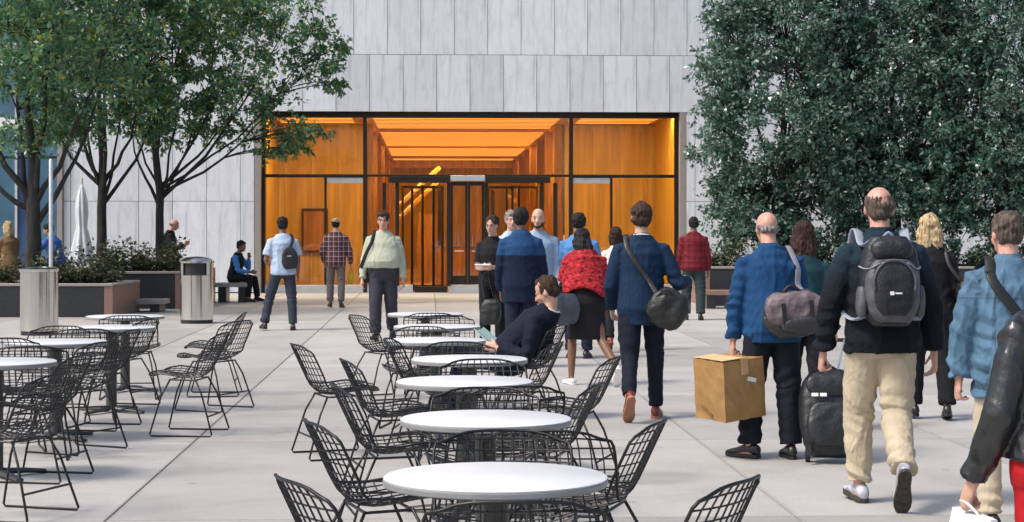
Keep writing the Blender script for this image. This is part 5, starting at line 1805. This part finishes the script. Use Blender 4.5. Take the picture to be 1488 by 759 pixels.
# --- man with the box
p = Person('bald man in bright blue jacket carrying a cardboard box and bag', 1122, 12.5, 8, 1.67, bulk=1.06, lean=9, skin_='pink', vox=.0085, seed=24, head=(12, 4),
           armL=((.22, .02, -1), (.06, .10, -1)), armR=((.20, .10, -1), (.0, .45, -1)), legL=((.12, .10, -1), (.06, -.12, -1), 0), legR=((.05, -.06, -1), (.02, -.10, -1), 0), toe=(38, 2), curl=(75, 40))
p.hair('fringe', 'grey')
p.top('jacket', seams(C('bright_blue_jacket', (0.009, 0.052, 0.145), var=.12), [(2, .84, .003)], .6), hem=-.12, ease=.040, boxy=.9, collar=.045, sl=.026, foldamp=1.25)
p.trousers(C('black_blue_trouser', (0.009, 0.011, 0.02)), w=(.108, .10, .086, .082, .08)); p.shoes(leather)
t, L = carried('messenger_bag', 'mauve grey messenger bag on the back of the box man', 'bag', p, (.1, -.28, .95))
mauve = simple('mauve_nylon', (0.15, 0.115, 0.125), .5, 0, .35, 18, .5, 40)
dgrey = simple('dark_grey_nylon', (0.03, 0.03, 0.034), .5, 0, .3, 18, .5, 40)
bc = p.tp(.085, -.225, .07)
RB = Matrix.Rotation(R(-6), 3, 'Y')
soft_bag(t, L(bc), (.195, .085, .15), RB, dgrey, .0085, 11, amp=.008)
soft_bag(t, L(bc + RB @ Vector((-.005, -.028, .035))), (.198, .080, .115), RB, mauve, .0085, 12, amp=.008, name='flap')
soft_bag(t, L(bc + RB @ Vector((.02, -.095, -.07))), (.13, .035, .05), RB, dgrey, .0085, 13, amp=.005, name='pocket')
for dx in (-.09, .10):
    g = Geo(); g.box(L(bc + RB @ Vector((dx, -.118, .01))), (.014, .004, .075), RB); g.obj('flap_strap', M['black'], t)
strap(t, L, 'handle', [bc + RB @ Vector((-.06, -.02, .145)), bc + RB @ Vector((0, -.02, .19)), bc + RB @ Vector((.06, -.02, .145))], M['black'], .012, .006)
strap(t, L, 'strap', [bc + RB @ Vector((.19, -.01, .09)), p.surf(.25, 318, .045), p.surf(.38, 318, .03), p.surf(.47, 325, .016), p.tp(.135, .0, .562), p.surf(.42, 40, .03), p.surf(.2, 60, .04)], simple('grey_strap', (0.25, 0.25, 0.27), .6), .024, .005, sm=4)
# box
hw = p.J[('W', -1)]
bx_ = p.world(hw + Vector((-.02, .04, -.11)))
t = thing('cardboard_box', 'brown cardboard parcel box tied for carrying, held by the bald man', 'box', (bx_.x - .0, bx_.y - .12, bx_.z - .40), R(33))
card = simple('cardboard', (0.34, 0.19, 0.065), .6, 0, .16, 6, .25, 30)
tape = simple('parcel_tape', (0.46, 0.30, 0.13), .25, 0, .15, 10)
bw, bdp, bh = .172, .155, .20
bm = bmesh.new(); bmesh.ops.create_cube(bm, size=1)
for v in bm.verts: v.co = Vector((v.co.x * bw * 2, v.co.y * bdp * 2, v.co.z * bh * 2 + bh))
bmesh.ops.subdivide_edges(bm, edges=list(bm.edges), cuts=7, use_grid_fill=True)
rr = random.Random(3)
for v in bm.verts:
    edge = max(abs(v.co.x) / bw + abs(v.co.y) / bdp, 0)
    v.co += Vector((rr.uniform(-.0035, .0035), rr.uniform(-.0035, .0035), rr.uniform(-.003, .003)))
    q = 1 - (abs(v.co.z - bh) / bh) ** 2
    v.co.x *= 1 + .02 * q; v.co.y *= 1 + .02 * q
me = bpy.data.meshes.new('carton'); bm.to_mesh(me); bm.free(); me.materials.append(card)
link(bpy.data.objects.new('carton', me), t)
bbox('tape', (-.03, -bdp - .008, 2 * bh + .004), (.03, bdp + .008, 2 * bh + .008), tape, t, 0)
bbox('tape', (-.03, -bdp - .012, 2 * bh - .10), (.03, -bdp - .0085, 2 * bh + .004), tape, t, 0)
bbox('flap', (-bw, -bdp, 2 * bh + .0085), (-.002, bdp, 2 * bh + .012), simple('pale_card', (0.58, 0.42, 0.22), .8, 0, .1), t, 0)
t.rotation_euler = (R(2), R(-5), R(33))
g = Geo(); g.box((.06, -bdp - .008, .26), (.035, .003, .014), Matrix.Rotation(.3, 3, 'Y')); g.obj('sticker', M['white'], t)
g = Geo(); g.box((-bw - .008, .03, .06), (.003, .06, .008), Matrix.Rotation(.5, 3, 'X')); g.obj('torn_patch', simple('torn_card', (0.22, 0.11, 0.04), .9), t)

# --- woman pulling the suitcase
p = Person('dark haired woman in dark teal jacket pulling a suitcase', 1170, 14.2, 4, 1.60, sex='f', lean=5, skin_='tan', vox=.010, seed=25,
           armL=((.15, 0, -1), (0, .3, -1)), armR=((.12, -.22, -1), (.10, -.40, -.95)), legL=((.04, .15, -1), (.0, -.1, -1), 0), legR=((.0, -.16, -1), (0, -.45, -1), -30), curl=(30, 80))
p.hair('long', 'red')
p.top('jacket', C('dark_teal_jacket', (0.012, 0.045, 0.06)), hem=-.10, ease=.035, boxy=.6, sl=.02, collar=.03)
p.trousers(black_tr); p.shoes(leather)
sx_, sy_ = gx(1206, 12.2), 12.2
t = thing('suitcase', 'black soft wheeled suitcase standing between the box man and backpack man', 'suitcase', (sx_, sy_, 0), R(-4))
scm = simple('black_suitcase', (0.012, 0.014, 0.017), .42, 0, .3, 15, .3, 60)
TL = Matrix.Rotation(R(-16), 3, 'X')
o0 = Vector((0, 0, .04))
soft_bag(t, o0 + TL @ Vector((0, 0, .29)), (.20, .115, .285), TL, scm, .009, 15, amp=.004)
soft_bag(t, o0 + TL @ Vector((0, -.115, .20)), (.155, .035, .145), TL, scm, .009, 16, amp=.003, name='front_pocket')
soft_bag(t, o0 + TL @ Vector((0, -.108, .46)), (.155, .022, .075), TL, scm, .009, 17, amp=.003, name='front_pocket')
for sd in (1, -1):
    g = Geo(); c = o0 + TL @ Vector((sd * .14, .06, .0))
    wheel_c = Vector((c.x, c.y, .042))
    g.tube([wheel_c - Vector((.014, 0, 0)), wheel_c + Vector((.014, 0, 0))], .042, 18); g.obj('wheel', M['black'], t, autosmooth=40)
    g = Geo(); g.box(o0 + TL @ Vector((sd * .15, -.10, .03)), (.016, .02, .03), TL); g.obj('foot', M['black'], t)
tgt = t.matrix_world
wr = p.world(p.J[('W', 1)] + Vector((0, -.035, -.075)))
Ti = (Matrix.Translation(t.location) @ Matrix.Rotation(R(-4), 4, 'Z')).inverted()
wl = Ti @ wr
side = Vector((.065, 0, 0))
g = Geo()
hb = o0 + TL @ Vector((0, .07, .56))
for sd in (1, -1): g.tube([hb + side * sd, wl + side * sd], .008, 8)
o = g.obj('handle', M['alu'], t, smooth=True); o['kind'] = 'stuff'
g = Geo(); g.tube([wl - side * 1.15, wl + side * 1.15], .015, 10, rnd=True); g.obj('grip', M['black'], t, smooth=True)
g = Geo(); g.box(o0 + TL @ Vector((-.10, -.135, .39)), (.022, .003, .011), TL); g.obj('name_tag', M['white'], t)
g = Geo(); g.box(o0 + TL @ Vector((-.045, -.135, .39)), (.022, .003, .011), TL); g.obj('name_tag', M['white'], t)
strap(t, lambda q: Vector(q), 'carry_handle', [o0 + TL @ Vector((-.07, .0, .57)), o0 + TL @ Vector((0, -.01, .605)), o0 + TL @ Vector((.07, .0, .57))], M['black'], .014, .008)

# --- man with the backpack
p = Person('man in navy jacket and khaki trousers striding away with a black backpack', 1281, 10.35, 0, 1.78, bulk=1.03, lean=5, skin_='pink', vox=.0078, seed=26, head=(3, -5),
           armL=((.34, .02, -1), (.12, .22, -1)), armR=((.34, -.05, -1), (.10, .18, -1)), legL=((.05, .24, -1), (-.02, .02, -1), 6), legR=((-.03, -.10, -1), (-.10, -.66, -1), -58), toe=(8, 4), curl=(65, 35))
p.hair('balding', 'salt')
p.top('jacket', two_tone('navy_teal_jacket', (0.007, 0.022, 0.036), (0.005, 0.007, 0.012), 1.30, .10), hem=-.10, ease=.042, boxy=1.0, collar=.05, sl=.030, foldamp=1.2)
p.trousers(khaki, w=(.108, .100, .082, .075, .070), foldamp=1.3, hem=.94)
p.shoes(simple('white_navy_shoe', (0.42, 0.43, 0.48), .5, 0, .5, 18), simple('olive_sole', (0.045, 0.04, 0.03), .8, 0, .4, 50))
t, L = carried('backpack', 'black and grey backpack worn by the man in khaki trousers', 'backpack', p, (0, -.25, 1.1))
nyl = simple('black_pack_nylon', (0.014, 0.015, 0.018), .45, 0, .3, 18, .4, 60)
gry = simple('grey_pack_nylon', (0.085, 0.088, 0.10), .5, 0, .25, 18, .4, 60)
lg = simple('light_strap', (0.30, 0.33, 0.40), .6, 0, .15)
RP = p.rot(1.0)
bc = p.tp(0, -.235, .275)
Q = lambda v: bc + RP @ Vector(v)
soft_bag(t, L(bc), (.162, .095, .245), RP, nyl, .0085, 21, amp=.004)
soft_bag(t, L(Q((0, -.075, -.055))), (.150, .065, .170), RP, gry, .008, 22, amp=.004, name='outer_shell')
soft_bag(t, L(Q((0, -.108, -.045))), (.118, .050, .150), RP, nyl, .008, 23, amp=.003, name='front_pocket')
soft_bag(t, L(Q((0, -.062, .165))), (.115, .060, .060), RP, nyl, .008, 24, amp=.003, name='top_pocket')
for sd in (1, -1):
    soft_bag(t, L(Q((sd * .158, -.02, -.11))), (.026, .065, .085), RP, gry, .009, 25, amp=.004, name='side_pocket')
    strap(t, L, 'shoulder_strap', [Q((sd * .075, .03, .225)), p.surf(.475, 270 + sd * 40, .022), p.tp(sd * .125, -.03, .560), p.tp(sd * .135, .03, .555), p.surf(.42, 90 - sd * 40, .03), p.surf(.28, 90 - sd * 55, .03), p.surf(.14, 90 - sd * 80, .022), p.surf(.08, 270 + sd * 55, .02), Q((sd * .13, .06, -.19))], lg, .030, .007, sm=4)
    strap(t, L, 'compression_strap', [Q((sd * .165, -.01, .08)), Q((sd * .13, -.10, .06)), Q((sd * .07, -.135, .09))], lg, .009, .003)
arc = [Q((.112 * math.cos(R(a)), -.150, -.02 + .125 * math.sin(R(a)))) for a in range(-20, 201, 20)]
strap(t, L, 'zip', arc, gry, .006, .004)
strap(t, L, 'haul_loop', [Q((-.03, .01, .235)), Q((0, .0, .265)), Q((.03, .01, .235))], lg, .010, .004)
g = Geo(); g.box(L(Q((-.018, -.163, -.075))), (.010, .004, .010), RP); g.obj('logo_badge', M['white'], t)
g = Geo(); g.box(L(Q((.016, -.163, -.075))), (.018, .004, .004), RP); g.obj('logo_lettering', M['white'], t)

# --- blond woman in black
p = Person('blond woman in long black coat walking away on the right', 1352, 15.1, -4, 1.64, sex='f', bulk=1.05, lean=3, skin_='fair', vox=.010, seed=27,
           armL=((.14, .05, -1), (.0, .3, -1)), armR=((.18, .0, -1), (.02, .5, -.9)), legL=((.08, .10, -1), (.05, -.05, -1), 0), legR=((.06, -.08, -1), (.03, -.25, -1), -10))
p.hair('long', 'blond')
p.top('coat', C('black_coat', (0.010, 0.010, 0.012)), hem=-.16, ease=.038, boxy=.6, collar=.03, sl=.022)
p.trousers(black_tr, w=(.10, .095, .08, .078, .078)); p.shoes(leather)
t, L = carried('shoulder_bag', 'small black shoulder bag at the side of the blond woman', 'bag', p, (.24, -.05, 1.05))
soft_bag(t, L((.245, -.08, 1.0)), (.05, .11, .13), Matrix.Identity(3), M['black'], .010, 3)
strap(t, L, 'strap', [(.24, -.13, 1.1), p.surf(.38, 312, .03), p.tp(.125, 0, .56), p.surf(.38, 48, .03), (.24, 0, 1.1)], M['black'], .016, .004)

# --- denim jacket
p = Person('man in light denim jacket and beige trousers with black cross strap', 1468, 9.3, 3, 1.60, bulk=1.10, lean=4, skin_='pink', vox=.008, seed=28, head=(4, 10),
           armL=((.24, .04, -1), (.06, .12, -1)), armR=((.2, 0, -1), (.05, .2, -1)), legL=((.06, .1, -1), (.0, -.1, -1), 0), legR=((.04, -.08, -1), (0, -.3, -1), -12), curl=(55, 40))
p.hair('cropped', 'salt')
dn = cloth('light_denim', (0.080, 0.155, 0.235), var=.3, fold=.9)
seams(dn, [(2, 1.19, .003), (0, .11, .003), (0, -.11, .003), (2, .74, .004)], .65)
p.top('jacket', dn, hem=-.20, ease=.04, boxy=.9, collar=.05, sl=.032, foldamp=1.5)
p.trousers(C('beige_trouser', (0.50, 0.42, 0.31), var=.08)); p.shoes(leather)
t, L = carried('cross_strap_bag', 'black cross body bag with wide strap over the denim jacket', 'bag', p, (.2, .1, .85))
strap(t, L, 'strap', [p.surf(.47, 225, .018), p.surf(.40, 240, .028), p.surf(.28, 262, .034), p.surf(.14, 290, .04), p.surf(.02, 325, .05), p.surf(-.02, 10, .07)], M['black'], .028, .005, sm=5)
strap(t, L, 'strap', [p.surf(.47, 225, .018), p.tp(-.115, -.02, .562), p.surf(.42, 130, .03), p.surf(.2, 80, .05), p.surf(.05, 45, .06), p.surf(-.02, 12, .07)], M['black'], .028, .005, sm=5)
soft_bag(t, L(p.surf(-.06, 15, .10)), (.06, .13, .11), Matrix.Identity(3), M['black'], .011, 3)
g = Geo()
for zz in (.30,):
    pass

# --- near leather jacket
p = Person('person in black leather jacket and red trousers cut by the right edge', 1552, 5.6, 6, 1.56, sex='f', bulk=1.10, lean=3, skin_='fair', vox=.0075, seed=29,
           armL=((.30, -.10, -1), (.26, .38, -1)), armR=((.2, 0, -1), (.05, .2, -1)), curl=(70, 40))
p.hair('short', 'black')
lea = simple('black_leather', (0.011, 0.012, 0.014), .30, 0, .3, 12, .45, 30, spec=.7)
p.top('leather_jacket', lea, hem=.0, ease=.04, boxy=.8, collar=.04, sl=.018, foldamp=.9)
p.trousers(C('red_trouser', (0.42, 0.012, 0.018), var=.1), waist=.03); p.shoes(leather)
t, L = carried('paper_bag', 'white paper carrier bag in the hand of the leather jacket person', 'bag', p, (-.5, .02, .3))
hw = p.J[('W', -1)] + p.J[('fd', -1)] * .09
wm = simple('white_paper', (0.78, 0.78, 0.76), .7, 0, .05)
g = Geo(); c_ = L(hw + Vector((.03, -.01, -.19)))
g.ring_loft([[c_ + Vector((sx * wx, sy * wy, z)) for sx, sy in ((-1, -1), (0, -1.06), (1, -1), (1, 1), (0, 1.06), (-1, 1))] for z, wx, wy in ((-.18, .045, .125), (-.05, .05, .13), (.08, .042, .13), (.165, .022, .132))])
g.obj('body', wm, t)
strap(t, L, 'handle', [hw + Vector((.035, .06, -.03)), hw + Vector((.0, .03, .01)), hw + Vector((0, -.03, .01)), hw + Vector((.035, -.05, -.03))], wm, .005, .003)

finish_voxels()
